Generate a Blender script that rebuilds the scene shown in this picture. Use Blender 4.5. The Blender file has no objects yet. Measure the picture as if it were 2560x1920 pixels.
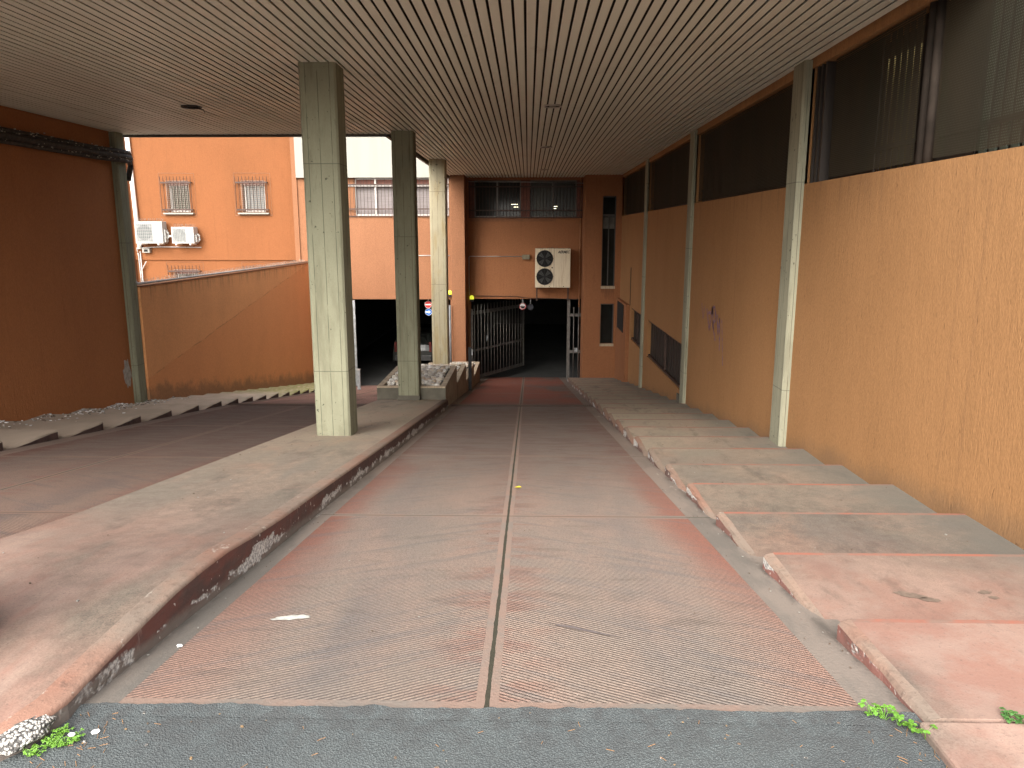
import bpy, bmesh, math, random
from mathutils import Vector, Matrix
random.seed(7)
scene = bpy.context.scene
COL = scene.collection
PI = math.pi

# ------------------------------------------------------------------ node helpers
class S:
    """a float socket with arithmetic"""
    def __init__(s, m, sock): s.m, s.k = m, sock
    def _b(s, op, o, rev=False):
        return s.m.math(op, o, s) if rev else s.m.math(op, s, o)
    def __add__(s, o): return s._b('ADD', o)
    __radd__ = __add__
    def __sub__(s, o): return s._b('SUBTRACT', o)
    def __rsub__(s, o): return s._b('SUBTRACT', o, True)
    def __mul__(s, o): return s._b('MULTIPLY', o)
    __rmul__ = __mul__
    def __truediv__(s, o): return s._b('DIVIDE', o)
    def abs(s): return s.m.math('ABSOLUTE', s)
    def gt(s, o): return s.m.math('GREATER_THAN', s, o)
    def lt(s, o): return s.m.math('LESS_THAN', s, o)
    def fract(s): return s.m.math('FRACT', s)
    def sin(s): return s.m.math('SINE', s)
    def max(s, o): return s.m.math('MAXIMUM', s, o)
    def min(s, o): return s.m.math('MINIMUM', s, o)
    def smooth(s, a, b, c=0.0, d=1.0):
        n = s.m.nt.nodes.new('ShaderNodeMapRange'); n.interpolation_type = 'SMOOTHSTEP'
        s.m.put(n.inputs['Value'], s)
        n.inputs['From Min'].default_value = a; n.inputs['From Max'].default_value = b
        n.inputs['To Min'].default_value = c; n.inputs['To Max'].default_value = d
        return S(s.m, n.outputs['Result'])

class M:
    def __init__(s, name, world=False):
        s.mat = bpy.data.materials.new(name); s.mat.use_nodes = True
        s.nt = s.mat.node_tree
        s.bsdf = s.nt.nodes['Principled BSDF']
        s.out = s.nt.nodes['Material Output']
        tc = s.nt.nodes.new('ShaderNodeTexCoord'); s.pos = tc.outputs['Object']
        if world: s.pos = s.nt.nodes.new('ShaderNodeNewGeometry').outputs['Position']      # wear laid out over several parts
        s._xyz = None
    def put(s, inp, v):
        if isinstance(v, S): s.nt.links.new(v.k, inp)
        elif isinstance(v, bpy.types.NodeSocket): s.nt.links.new(v, inp)
        elif isinstance(v, (tuple, list)):
            inp.default_value = (*v, 1.0) if len(v) == 3 and inp.type == 'RGBA' else v
        else: inp.default_value = v
    def math(s, op, a, b=None):
        n = s.nt.nodes.new('ShaderNodeMath'); n.operation = op
        s.put(n.inputs[0], a)
        if b is not None: s.put(n.inputs[1], b)
        return S(s, n.outputs[0])
    def xyz(s):
        if not s._xyz:
            n = s.nt.nodes.new('ShaderNodeSeparateXYZ'); s.nt.links.new(s.pos, n.inputs[0])
            s._xyz = [S(s, o) for o in n.outputs]
        return s._xyz
    def scaled(s, v, vec=None):
        n = s.nt.nodes.new('ShaderNodeVectorMath'); n.operation = 'MULTIPLY'
        s.nt.links.new(vec or s.pos, n.inputs[0]); n.inputs[1].default_value = v
        return n.outputs[0]
    def noise(s, scale, stretch=(1, 1, 1), detail=4, rough=.55, off=0.0):
        n = s.nt.nodes.new('ShaderNodeTexNoise')
        v = s.scaled(stretch)
        if off:
            a = s.nt.nodes.new('ShaderNodeVectorMath'); a.operation = 'ADD'
            s.nt.links.new(v, a.inputs[0]); a.inputs[1].default_value = (off, off * .7, off * 1.3); v = a.outputs[0]
        s.nt.links.new(v, n.inputs['Vector'])
        n.inputs['Scale'].default_value = scale; n.inputs['Detail'].default_value = detail
        n.inputs['Roughness'].default_value = rough
        return S(s, n.outputs['Fac'])
    def voro(s, scale, stretch=(1, 1, 1), feature='F1'):
        n = s.nt.nodes.new('ShaderNodeTexVoronoi'); n.feature = feature
        s.nt.links.new(s.scaled(stretch), n.inputs['Vector']); n.inputs['Scale'].default_value = scale
        return n
    def mix(s, f, a, b, mode='MIX'):
        n = s.nt.nodes.new('ShaderNodeMix'); n.data_type = 'RGBA'; n.blend_type = mode
        s.put(n.inputs[0], f); s.put(n.inputs[6], a); s.put(n.inputs[7], b)
        return n.outputs[2]
    def bump(s, h, strength=.5, dist=.01, prev=None):
        n = s.nt.nodes.new('ShaderNodeBump'); n.inputs['Strength'].default_value = strength
        n.inputs['Distance'].default_value = dist; s.put(n.inputs['Height'], h)
        if prev is not None: s.nt.links.new(prev, n.inputs['Normal'])
        return n.outputs[0]
    def done(s, col=None, rough=None, normal=None, metal=None, spec=None, emit=None, estr=0):
        if col is not None: s.put(s.bsdf.inputs['Base Color'], col)
        if rough is not None: s.put(s.bsdf.inputs['Roughness'], rough)
        if normal is not None: s.nt.links.new(normal, s.bsdf.inputs['Normal'])
        if metal is not None: s.put(s.bsdf.inputs['Metallic'], metal)
        if spec is not None: s.put(s.bsdf.inputs['Specular IOR Level'], spec)
        if emit is not None:
            s.put(s.bsdf.inputs['Emission Color'], emit); s.bsdf.inputs['Emission Strength'].default_value = estr
        return s.mat

def plain(name, c, rough=.6, metal=0., var=.25, scale=6., spec=.5, emit=None, estr=0, stretch=(1, 1, 1), bump=.0):
    m = M(name)
    n = m.noise(scale, stretch, 5, .6)
    c2 = tuple(x * (1 - var) for x in c)
    col = m.mix(n.smooth(.35, .65), c, c2)
    nm = m.bump(m.noise(scale * 12, stretch, 3), bump, .004) if bump else None
    return m.done(col, rough, nm, metal, spec, emit, estr)

def plaster(name, base, stain, amount=.5, streak=.35, grain=.22, pits=.5, foot=False, bmp=.6):
    m = M(name, True)
    big = m.noise(.7, (1, 1, .45), 5, .6)
    big2 = m.noise(2.6, (1, 1, .5), 5, .65, 3.1)
    st = m.noise(2.2, (5, 5, .22), 4, .6, 7.7)
    fine = m.noise(75, (1, 1, .5), 3, .7)
    col = m.mix(big.smooth(.38, .72) * amount, base, stain)
    col = m.mix(big2.smooth(.5, .75) * (amount * .6), col, tuple(x * .78 for x in base))
    col = m.mix(st.smooth(.56, .74) * streak, col, tuple(x * .55 for x in stain))
    g = fine.smooth(.3, .7)
    col = m.mix(grain * 1.45, col, m.mix(g, tuple(x * .55 for x in base), tuple(min(1, x * 1.35) for x in base)))
    pit = m.noise(20, (1.6, 1.6, .35), 2, .8, 11.).smooth(.66, .74)
    col = m.mix(pit * pits, col, tuple(x * .4 for x in base))
    x, y, z = m.xyz()
    if foot:                                    # splash dirt above the steps, drip marks, hairline cracks
        hb = z + (y - Y0) * SL + (m.noise(1.6, (1, 1, 1), 6, .7, 17.) - .5) * .45
        col = m.mix((1. - hb.smooth(.06, .30)) * .5, col, (.17, .11, .065))
        wob = (m.noise(2., (1, 1, 1), 4, .6, 23.) - .5) * .08
        for yy, a_ in ((5.35, .16), (5.62, .14), (11.6, .16)):
            dl = (y - yy + wob * .6).abs()
            col = m.mix((1. - dl.smooth(.006, .035)) * z.lt(2.0) * z.smooth(-.7, .3) * a_, col, (.16, .085, .045))
        top = z.smooth(1.55, 2.15) * m.noise(3., (1, 2.6, .16), 5, .7, 29.).smooth(.48, .68)
        col = m.mix(top * .35, col, (.15, .085, .045))
        ck = ((z + .25 - (y - 4.6) * -.42 + (m.noise(3.5, (1, 1, 1), 6, .7, 31.) - .5) * .35).abs()).lt(.005) * y.gt(4.6) * y.lt(6.9)
        col = m.mix(ck * .6, col, (.10, .055, .03))
    h = fine * .6 + m.noise(17, (1.4, 1.4, .4), 3, .7) * .8 - pit * .5
    return m.done(col, .93, m.bump(h, bmp, .012), spec=.25)

def board_concrete(name, base, dirt, tone=None):
    """shuttered concrete: vertical board seams, a few pour lines, pits"""
    m = M(name)
    x, y, z = m.xyz()
    w = m.noise(1.5, (1, 1, .5), 3) * .03
    seam = ((x * 7.4 + y * 7.4 + w).fract() - .5).abs().lt(.026)
    broken = m.noise(3, (3, 3, .8), 3, .6).smooth(.36, .52)
    pour = (((z + .37) * .42).fract() - .5).abs().lt(.0022)
    big = m.noise(1.3, (1.5, 1.5, .6), 5, .65)
    dirtn = m.noise(3.0, (2, 2, .35), 5, .6, 4.)
    col = m.mix(big.smooth(.35, .7) * .5, base, tuple(v * .75 for v in base))
    col = m.mix(dirtn.smooth(.46, .72) * .7, col, dirt)
    fine = m.noise(70, (1, 1, .7), 3, .7)
    col = m.mix(fine.smooth(.3, .7) * .14, col, tuple(v * .55 for v in base))
    pits = (m.noise(19, (1, 1, .8), 2, .6, 9.) + (m.noise(1.6, (1, 1, .6), 2, .5, 13.) - .5) * .25).smooth(.70, .72)
    foot = (1. - z.smooth(.0, .55)) * m.noise(7, (1, 1, .8), 5, .7, 21.).smooth(.40, .62)
    col = m.mix(foot * .6, col, dirt)
    scuff = m.noise(4, (2, 2, .5), 6, .75, 33.).smooth(.60, .68)
    col = m.mix(scuff * .5, col, tuple(v * .55 for v in base))
    col = m.mix((seam * broken).max(pour * .7) * .78, col, tuple(v * .25 for v in base))
    col = m.mix(pits * .8, col, tuple(v * .2 for v in base))
    h = fine * .4 - seam * broken * .8 - pits * .8 - pour * .6
    return m.done(col, .9, m.bump(h, .6, .008), spec=.3)

Y0, SL = 2.426, .1434                 # the ramp starts at Y0 and falls SL per metre
# ------------------------------------------------------------------ mesh helpers
class MB:
    def __init__(s): s.v, s.f, s.mi = [], [], []; s.cur = 0
    def face(s, pts):
        i = len(s.v); s.v += [tuple(p) for p in pts]; s.f.append(tuple(range(i, i + len(pts)))); s.mi.append(s.cur); return s
    def add(s, vs, fs):
        i = len(s.v); s.v += [tuple(p) for p in vs]
        for f in fs: s.f.append(tuple(a + i for a in f)); s.mi.append(s.cur)
        return s
    def box(s, x0, x1, y0, y1, z0, z1, rot=None, piv=None):
        vs = [(x, y, z) for z in (z0, z1) for y in (y0, y1) for x in (x0, x1)]
        if rot is not None:
            p = Vector(piv); vs = [tuple(rot @ (Vector(v) - p) + p) for v in vs]
        return s.add(vs, [(0, 2, 3, 1), (4, 5, 7, 6), (0, 1, 5, 4), (1, 3, 7, 5), (3, 2, 6, 7), (2, 0, 4, 6)])
    def prism(s, poly, axis, a, b):
        """extrude a polygon; axis 'x': poly=(y,z); 'y': (x,z); 'z': (x,y)"""
        mk = {'x': lambda p, t: (t, p[0], p[1]), 'y': lambda p, t: (p[0], t, p[1]), 'z': lambda p, t: (p[0], p[1], t)}[axis]
        n = len(poly)
        vs = [mk(p, a) for p in poly] + [mk(p, b) for p in poly]
        fs = [tuple(range(n))[::-1], tuple(range(n, 2 * n))] + [(i, (i + 1) % n, n + (i + 1) % n, n + i) for i in range(n)]
        return s.add(vs, fs)
    def tube(s, path, r, n=8, cap=True):
        P = [Vector(p) for p in path]; rings = []
        for i, p in enumerate(P):
            d = (P[min(i + 1, len(P) - 1)] - P[max(i - 1, 0)]).normalized()
            u = d.cross(Vector((0, 0, 1)))
            if u.length < 1e-4: u = Vector((1, 0, 0))
            u.normalize(); w = u.cross(d)
            rr = r[i] if isinstance(r, (list, tuple)) else r
            rings.append([tuple(p + (u * math.cos(2 * PI * k / n) + w * math.sin(2 * PI * k / n)) * rr) for k in range(n)])
        i0 = len(s.v)
        for g in rings: s.v += g
        for a in range(len(rings) - 1):
            for k in range(n):
                s.f.append((i0 + a * n + k, i0 + a * n + (k + 1) % n, i0 + (a + 1) * n + (k + 1) % n, i0 + (a + 1) * n + k)); s.mi.append(s.cur)
        if cap:
            s.f.append(tuple(i0 + k for k in range(n))[::-1]); s.mi.append(s.cur)
            j = i0 + (len(rings) - 1) * n
            s.f.append(tuple(j + k for k in range(n))); s.mi.append(s.cur)
        return s
    def ring(s, c, r, t, axis='y', n=28, m=8):
        c = Vector(c); i0 = len(s.v)
        for a in range(n):
            A = 2 * PI * a / n
            for b in range(m):
                B = 2 * PI * b / m
                q = (r + t * math.cos(B)); h = t * math.sin(B)
                p = {'y': (q * math.cos(A), h, q * math.sin(A)), 'z': (q * math.cos(A), q * math.sin(A), h), 'x': (h, q * math.cos(A), q * math.sin(A))}[axis]
                s.v.append(tuple(c + Vector(p)))
        for a in range(n):
            for b in range(m):
                s.f.append((i0 + a * m + b, i0 + ((a + 1) % n) * m + b, i0 + ((a + 1) % n) * m + (b + 1) % m, i0 + a * m + (b + 1) % m)); s.mi.append(s.cur)
        return s
    def disc(s, c, r, axis='y', t=.01, n=28):
        c = Vector(c)
        if axis == 'y': return s.prism([(c.x + r * math.cos(2 * PI * k / n), c.z + r * math.sin(2 * PI * k / n)) for k in range(n)], 'y', c.y, c.y + t)
        if axis == 'z': return s.prism([(c.x + r * math.cos(2 * PI * k / n), c.y + r * math.sin(2 * PI * k / n)) for k in range(n)], 'z', c.z, c.z + t)
        return s.prism([(c.y + r * math.cos(2 * PI * k / n), c.z + r * math.sin(2 * PI * k / n)) for k in range(n)], 'x', c.x, c.x + t)
    def wall(s, plane, at, u0, u1, v0, v1, holes=(), depth=.25):
        """flat wall sheet with rectangular holes and reveals. plane 'y': u=x; plane 'x': u=y. depth may be negative"""
        P = (lambda u, v, d: (u, at + d, v)) if plane == 'y' else (lambda u, v, d: (at + d, u, v))
        us = sorted({u0, u1, *[min(max(h[i], u0), u1) for h in holes for i in (0, 1)]})
        vs = sorted({v0, v1, *[min(max(h[i], v0), v1) for h in holes for i in (2, 3)]})
        for a, b in zip(us, us[1:]):
            for c, d in zip(vs, vs[1:]):
                cu, cv = (a + b) / 2, (c + d) / 2
                if any(h[0] < cu < h[1] and h[2] < cv < h[3] for h in holes): continue
                s.face([P(a, c, 0), P(b, c, 0), P(b, d, 0), P(a, d, 0)])
        for a, b, c, d in holes:
            s.face([P(a, c, 0), P(b, c, 0), P(b, c, depth), P(a, c, depth)])
            s.face([P(a, d, 0), P(a, d, depth), P(b, d, depth), P(b, d, 0)])
            s.face([P(a, c, 0), P(a, c, depth), P(a, d, depth), P(a, d, 0)])
            s.face([P(b, c, 0), P(b, d, 0), P(b, d, depth), P(b, c, depth)])
        return s
    def build(s, name, mats, parent=None, smooth=False, bevel=0, loc=None, weld=False):
        off = Vector(loc) if loc else Vector((0, 0, 0))
        if parent is not None and loc is None:
            p = parent
            while p: off += p.location; p = p.parent
        me = bpy.data.meshes.new(name)
        me.from_pydata([tuple(Vector(v) - off) for v in s.v], [], s.f)
        for m in (mats if isinstance(mats, (list, tuple)) else [mats]): me.materials.append(m)
        me.polygons.foreach_set('material_index', s.mi)
        bm = bmesh.new(); bm.from_mesh(me)
        if weld: bmesh.ops.remove_doubles(bm, verts=bm.verts, dist=1e-5)
        if not weld or smooth: pass
        bmesh.ops.recalc_face_normals(bm, faces=bm.faces)
        bm.to_mesh(me); bm.free()
        if smooth: me.polygons.foreach_set('use_smooth', [True] * len(me.polygons))
        me.update()
        o = bpy.data.objects.new(name, me); COL.objects.link(o)
        if parent is not None: o.parent = parent
        elif loc: o.location = loc
        if bevel:
            b = o.modifiers.new('bevel', 'BEVEL'); b.width = bevel; b.segments = 2; b.limit_method = 'ANGLE'
        return o

def tag(o, label=None, cat=None, group=None, kind=None):
    if label: o['label'] = label
    if cat: o['category'] = cat
    if group: o['group'] = group
    if kind: o['kind'] = kind
    return o

def thing(name, loc, label, cat, group=None, kind=None):
    o = bpy.data.objects.new(name, None); COL.objects.link(o); o.location = loc; o.empty_display_size = .2
    return tag(o, label, cat, group, kind)

def copy_tree(o, parent=None):
    c = o.copy(); COL.objects.link(c); c.parent = parent
    for ch in list(o.children): copy_tree(ch, c)
    return c

def text_mesh(name, txt, size, mat, parent, pos, rot, extrude=.002, shear=0., sx=1., bold=0.):
    cu = bpy.data.curves.new(name, 'FONT'); cu.body = txt; cu.size = size; cu.extrude = extrude; cu.shear = shear; cu.offset = bold
    t = bpy.data.objects.new(name, cu); COL.objects.link(t)
    dg = bpy.context.evaluated_depsgraph_get()
    me = bpy.data.meshes.new_from_object(t.evaluated_get(dg))
    bpy.data.objects.remove(t); bpy.data.curves.remove(cu)
    R = Matrix.Translation(pos) @ rot.to_4x4() @ Matrix.Diagonal((sx, 1, 1, 1))
    me.transform(R); me.materials.clear(); me.materials.append(mat)
    o = bpy.data.objects.new(name, me); COL.objects.link(o); o.parent = parent
    return o

# ------------------------------------------------------------------ layout constants
Y0, SL = 2.426, .1434                 # the ramp starts at Y0 and falls SL per metre
SL2, YD = .165, 15.42                 # the left lane falls faster beyond the drain
H = 3.49                              # underside of the slatted ceiling
XR, XL = 3.09, -7.82                  # side walls
XK = 1.36                             # kerb of the stepped pavement on the right
XMR, XML = -1.58, -2.96               # median edges
YP, YB = 25.9, 27.05                  # front of the orange piers, back wall
def zr(y): return -SL * (y - Y0)
def zl(y): return zr(y) if y < YD else zr(YD) - SL2 * (y - YD)

# ------------------------------------------------------------------ materials
m_facade = plaster('facade_plaster', (.203, .077, .029), (.16, .062, .0235), .75, .3, .2, .15)
m_block = plaster('block_plaster', (.24, .11, .056), (.192, .086, .043), .7, .25, .3, .25)
m_rwall = plaster('right_wall_plaster', (.345, .18, .076), (.27, .138, .056), .7, .16, .20, .5, True, .5)
m_lwall = plaster('left_wall_plaster', (.36, .14, .052), (.28, .105, .04), .6, .2, .2, .35)
m_rwall_far = plaster('back_plaster', (.29, .125, .056), (.22, .092, .042), .5, .3, .24, .35)
m_col = board_concrete('column_concrete', (.235, .236, .163), (.14, .135, .09))
m_col2 = board_concrete('pilaster_concrete', (.295, .29, .21), (.18, .17, .12))
m_band = plain('white_band', (.25, .247, .215), .8, var=.06, scale=1.2, stretch=(3, 3, .3))
m_dark = plain('dark_void', (.012, .011, .01), .9)
m_black = plain('black_metal', (.02, .02, .02), .5, .3)
m_iron = plain('iron_bars', (.075, .045, .035), .6, .4, var=.4, scale=20)
m_wire = plain('wire_netting', (.30, .26, .22), .5, .5)
m_galv = plain('galvanised_steel', (.42, .45, .46), .45, .6, var=.3, scale=8)
m_gate = plain('grey_gate_paint', (.17, .16, .145), .5, .3, var=.35, scale=8)
m_alu = plain('aluminium_frame', (.50, .47, .44), .4, .4, var=.15)
m_white = plain('white_enamel', (.80, .79, .75), .45, var=.05, scale=3)
m_grey = plain('grey_plastic', (.28, .27, .24), .6, var=.15)
m_pvc = plain('grey_pvc_pipe', (.42, .41, .40), .5, var=.2)
m_brownfin = plain('brown_fins', (.034, .026, .021), .6, .2, var=.4, scale=5, stretch=(1, 1, .1))
m_greenfin = plain('pale_green_fins', (.115, .14, .11), .6, .0, var=.2, scale=4)
m_garage = plain('garage_concrete', (.045, .045, .042), .95, var=.3, scale=1.2)
m_rust = plain('brown_pier_paint', (.16, .055, .035), .7, var=.3)

def mk_slats():
    m = M('slat_paint')
    x, y, z = m.xyz()
    lane = m.noise(1, (9.6, .12, 1), 2, .5)
    big = m.noise(.45, (1, .6, 1), 4, .6, 2.)
    stain = m.noise(2.3, (1, .5, 1), 5, .65, 5.).smooth(.58, .74)
    c = m.mix(lane.smooth(.3, .7), (.72, .75, .67), (.66, .69, .61))
    c = m.mix(big.smooth(.4, .7) * .35, c, (.62, .57, .49))
    c = m.mix(stain * .3, c, (.42, .36, .30))
    return m.done(c, m.noise(3, (1, .3, 1), 3).smooth(.3, .7, .42, .6), None, .0, .45)
m_slat = mk_slats()

def glassmat(name, c, rough=.08):
    m = M(name)
    n = m.noise(1.3, (1, 1, .6), 4, .6)
    return m.done(m.mix(n.smooth(.35, .7), c, tuple(x * .5 for x in c)), rough, None, 0., .22)
m_glass = glassmat('dark_glass', (.02, .022, .02))
m_glass_g = glassmat('greenish_glass', (.045, .048, .033), .2)
m_blind = plain('window_blind', (.17, .145, .14), .55, var=.2, scale=4, stretch=(.3, 1, 6))
m_curtain = glassmat('grey_glass', (.16, .17, .17), .1)

def mk_screen():
    m = M('sun_screen_mesh')
    x, y, z = m.xyz()
    g = (y * 55.).fract().lt(.50).max((z * 55.).fract().lt(.50))
    big = m.noise(1.1, (1, 1, .4), 5, .6)
    st = m.noise(2., (1, 3, .35), 5, .7, 3.)
    c = m.mix(big.smooth(.3, .7), (.024, .021, .013), (.038, .029, .017))
    c = m.mix(st.smooth(.5, .75) * .6, c, (.022, .028, .014))
    m.done(c, .85, None, 0., .2)
    tr = m.nt.nodes.new('ShaderNodeBsdfTransparent'); mx = m.nt.nodes.new('ShaderNodeMixShader')
    m.put(mx.inputs[0], g)
    m.nt.links.new(tr.outputs[0], mx.inputs[1]); m.nt.links.new(m.bsdf.outputs[0], mx.inputs[2])
    m.nt.links.new(mx.outputs[0], m.out.inputs[0])
    return m.mat
m_screen = mk_screen()

def mk_asphalt():
    m = M('asphalt')
    v = m.voro(160); d = S(m, v.outputs['Distance'])
    n1 = m.noise(300, (1, 1, 1), 2, .7); n2 = m.noise(1.1, (1, 1, 1), 5, .6); n3 = m.noise(7, (1, 1, 1), 5, .7, 4.)
    c = m.mix(n2.smooth(.35, .7), (.15, .173, .171), (.105, .12, .122))
    c = m.mix(n3.smooth(.55, .75) * .4, c, (.22, .24, .235))
    c = m.mix(d.smooth(.1, .5) * .7, c, (.04, .045, .047))
    sp = n1.smooth(.62, .74)
    c = m.mix(sp * .85, c, (.46, .47, .45))
    y = m.xyz()[1]
    edge = y.smooth(2.0, 2.42)
    c = m.mix(edge * m.noise(14, (1, 1, 1), 4, .6, 8.).smooth(.42, .6) * .55, c, (.055, .055, .055))
    return m.done(c, .85, m.bump(d * -1. + n1 * .5, .7, .006), spec=.35)
m_asphalt = mk_asphalt()

def mk_ramp(name, xc, x0, x1, joints, fc=(.27, .075, .045), red=1.0, val=(1.02, 1.01, 1.0)):
    """grooved red concrete: chevron grooves, worn wheel tracks, smooth bands along joints"""
    m = M(name, True)
    x, y, z = m.xyz()
    wob = (m.noise(1.4, (1, 1, 1), 3) - .5) * .012
    dc = (x - xc + wob * .6).abs()
    band = dc.lt(.042)
    joint = dc.lt(.007)
    jl = None
    for j in joints:
        d = (y - j + wob).abs()
        a, b = d.lt(.045), d.lt(.009)
        band = band.max(a); jl = b if jl is None else jl.max(b)
    side = (x + wob).lt(x0).max((x + wob).gt(x1))
    start = (y + wob * 1.5).lt(Y0 + .065)
    smooth_ = band.max(side).max(start)
    wav = (m.noise(.9, (1, 1, 1), 3, .5, 2.) - .5) * .05
    groove = (((y - dc * -.62 + wav) * 41.).fract() - .5).abs()     # crest 0 .. .5 trough
    tr = groove.smooth(.22, .42)
    cv = m.nt.nodes.new('ShaderNodeCombineXYZ')
    m.put(cv.inputs[0], x * .55); m.put(cv.inputs[1], (y + dc * .62) * 5.5); 
    sn = m.nt.nodes.new('ShaderNodeTexNoise'); m.nt.links.new(cv.outputs[0], sn.inputs['Vector'])
    sn.inputs['Scale'].default_value = 1.7; sn.inputs['Detail'].default_value = 6; sn.inputs['Roughness'].default_value = .68
    streak = S(m, sn.outputs['Fac'])
    # wear, plus shade painted in with depth
    half = (x1 - x0) / 2.
    u = dc / (half)                                         # 0 at the joint, 1 at the gutter
    wx = (m.noise(.8, (1, .35, 1), 4, .6, 5.) - .5)
    edge_red = (u + wx * .7).smooth(.70, 1.0)
    track = (1. - ((u + wx * .35) - .55).abs() * 3.2).smooth(0., 1.)
    sm = m.noise(1.2, (1.3, .5, 1), 6, .68)
    sm2 = m.noise(4., (.6, 1.6, 1), 5, .65, 3.3)
    RED = (.295, .115, .08); PINK = (.335, .245, .195); GRY = (.275, .225, .187); BLU = (.155, .15, .152); DK = (.135, .108, .09)
    c = m.mix(sm.smooth(.36, .66), GRY, PINK)
    c = m.mix(edge_red * y.smooth(2.9, 4.4, .35, .9) * red, c, RED)
    c = m.mix((1. - u).smooth(.72, .98) * sm2.smooth(.45, .6) * .5 * red, c, RED)
    c = m.mix(track * m.noise(1.0, (1.4, .3, 1), 5, .6, 9.).smooth(.40, .62) * .5, c, BLU)
    c = m.mix(m.noise(.7, (1.2, .3, 1), 5, .65, 15.).smooth(.58, .72) * .42 * red, c, RED)
    c = m.mix(streak.smooth(.48, .68) * .5, c, BLU)
    c = m.mix((1. - streak).smooth(.56, .72) * .35, c, (.37, .265, .205))
    c = m.mix(sm2.smooth(.54, .72) * .45, c, DK)
    far = y.smooth(4.2, 10.)  # shade under the canopy painted in: concrete and bands darken with depth
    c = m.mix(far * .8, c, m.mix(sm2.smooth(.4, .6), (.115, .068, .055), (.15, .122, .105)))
    farr = y.smooth(15.3, 17.)
    c = m.mix(farr * .95 * m.noise(.8, (1, .4, 1), 3, .5, 21.).smooth(.3, .5), c, fc)
    sp = m.noise(60, (1, 1, 1), 2, .7, 2.)
    c = m.mix(tr * y.smooth(3., 7., .62, .42), c, tuple(v * .42 for v in DK))
    grit = m.noise(120, (1, 1, 1), 2, .7, 4.)
    c = m.mix(grit.smooth(.42, .66) * .55, c, (.085, .07, .062))
    c = m.mix(1., c, val, 'MULTIPLY')
    # smooth bands
    cb = m.mix(m.noise(2.2, (1, 1, 1), 6, .65, 6.).smooth(.4, .65), (.235, .165, .132), (.185, .16, .138))
    cside = m.mix(m.noise(1.4, (2, .5, 1), 6, .68, 8.).smooth(.40, .60), (.20, .17, .145), (.135, .123, .108))
    kd = ((x - (x0 - .12)).abs()).min((x - (x1 + .165)).abs())
    cside = m.mix((1. - kd.smooth(.0, .05)) * m.noise(6, (1, .5, 1), 5, .7, 3.).smooth(.42, .6) * .7, cside, (.075, .066, .058))
    cside = m.mix(m.noise(5, (1.5, .35, 1), 5, .75, 19.).smooth(.62, .68) * .6, cside, (.45, .43, .40))
    cb = m.mix(side, cb, cside)
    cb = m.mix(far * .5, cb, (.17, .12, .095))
    cb = m.mix(1., cb, val, 'MULTIPLY')
    c = m.mix(smooth_, c, cb)
    c = m.mix(sp.smooth(.68, .76) * .5, c, (.08, .07, .06))
    moss = m.noise(9, (1, 1, 1), 4, .6, 3.)
    jn = dc.lt((moss * .012 + .003))
    c = m.mix(jn.max(jl * .7) * .92, c, (.03, .032, .02))
    notsm = 1. - smooth_
    h = (1. - tr) * notsm * .8 + smooth_ * .55 + sp * .35 - joint * 1.6 - jl * .8
    return m.done(c, .8, m.bump(h, .8, .012), spec=.3)
JR = [5.447, 8.499, 11.907, 19.478, 23.98]
JL = [5.447, 8.25, 11.5, 19.3, 23.4]
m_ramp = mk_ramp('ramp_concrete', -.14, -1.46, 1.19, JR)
m_ramp_l = mk_ramp('left_ramp_concrete', -4.6, -5.98, -3.2, JL, (.46, .29, .24), 1.5, (.72, .64, .61))  # pale far colour: courtyard light painted in beyond the drain

def mk_pave(name, along=1, red=.5, val=.85, wallx=None):
    m = M(name, True)
    st = (1.6, .28, 1) if along else (1, 1, 1)
    a = m.noise(1.1, st, 6, .66); b = m.noise(2.4, st, 6, .68, 5.); d = m.noise(.8, (1, 1, 1), 5, .6, 9.); e = m.noise(3.4, (1, 1, 1), 5, .7, 14.)
    x, y, z = m.xyz()
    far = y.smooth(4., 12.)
    c = m.mix(a.smooth(.40, .60), (.28, .215, .17), (.215, .19, .155))
    c = m.mix(b.smooth(.5, .68) * .7, c, (.35, .25, .195))
    c = m.mix(d.smooth(.5, .68) * .75 * red * 1.3, c, (.31, .145, .10))
    c = m.mix(m.noise(.9, st, 5, .6, 17.).smooth(.50, .64) * .8, c, (.165, .155, .14))
    c = m.mix(e.smooth(.54, .70) * .5, c, (.13, .10, .085))
    f2 = m.noise(11., (1, 1, 1), 5, .75, 21.)
    c = m.mix(f2.smooth(.38, .66) * .5, c, (.12, .098, .084))
    grit = m.noise(130, (1, 1, 1), 2, .7, 4.)
    c = m.mix(grit.smooth(.42, .66) * .6, c, (.10, .082, .07))
    c = m.mix(far * .55, c, m.mix(a.smooth(.4, .6), (.45, .40, .30), (.47, .37, .28)))  # paler with depth: light from the courtyard painted into the concrete
    nearp = (1. - y.smooth(2.6, 5.6)) * m.noise(.9, (1, .7, 1), 5, .65, 31.).smooth(.30, .58)
    c = m.mix(nearp * .75, c, m.mix(b.smooth(.4, .6), (.40, .215, .17), (.43, .29, .24)))
    dk = m.noise(1.9, (1.6, .7, 1), 6, .72, 41.)
    c = m.mix(dk.smooth(.52, .70) * .55, c, (.10, .085, .072))
    c = m.mix(1., c, (val, val * .98, val * .95), 'MULTIPLY')
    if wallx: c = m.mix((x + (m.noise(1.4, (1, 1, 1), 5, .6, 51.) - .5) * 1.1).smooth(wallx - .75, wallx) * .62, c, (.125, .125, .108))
    sp = m.noise(70, (1, 1, 1), 2, .7)
    c = m.mix(sp.smooth(.60, .74) * .45, c, (.08, .068, .06))
    return m.done(c, .82, m.bump(sp * .5 + b * .5, .35, .008), spec=.3)
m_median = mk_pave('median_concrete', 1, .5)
m_step = mk_pave('step_concrete', 0, .45, .74, 3.0)

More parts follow.
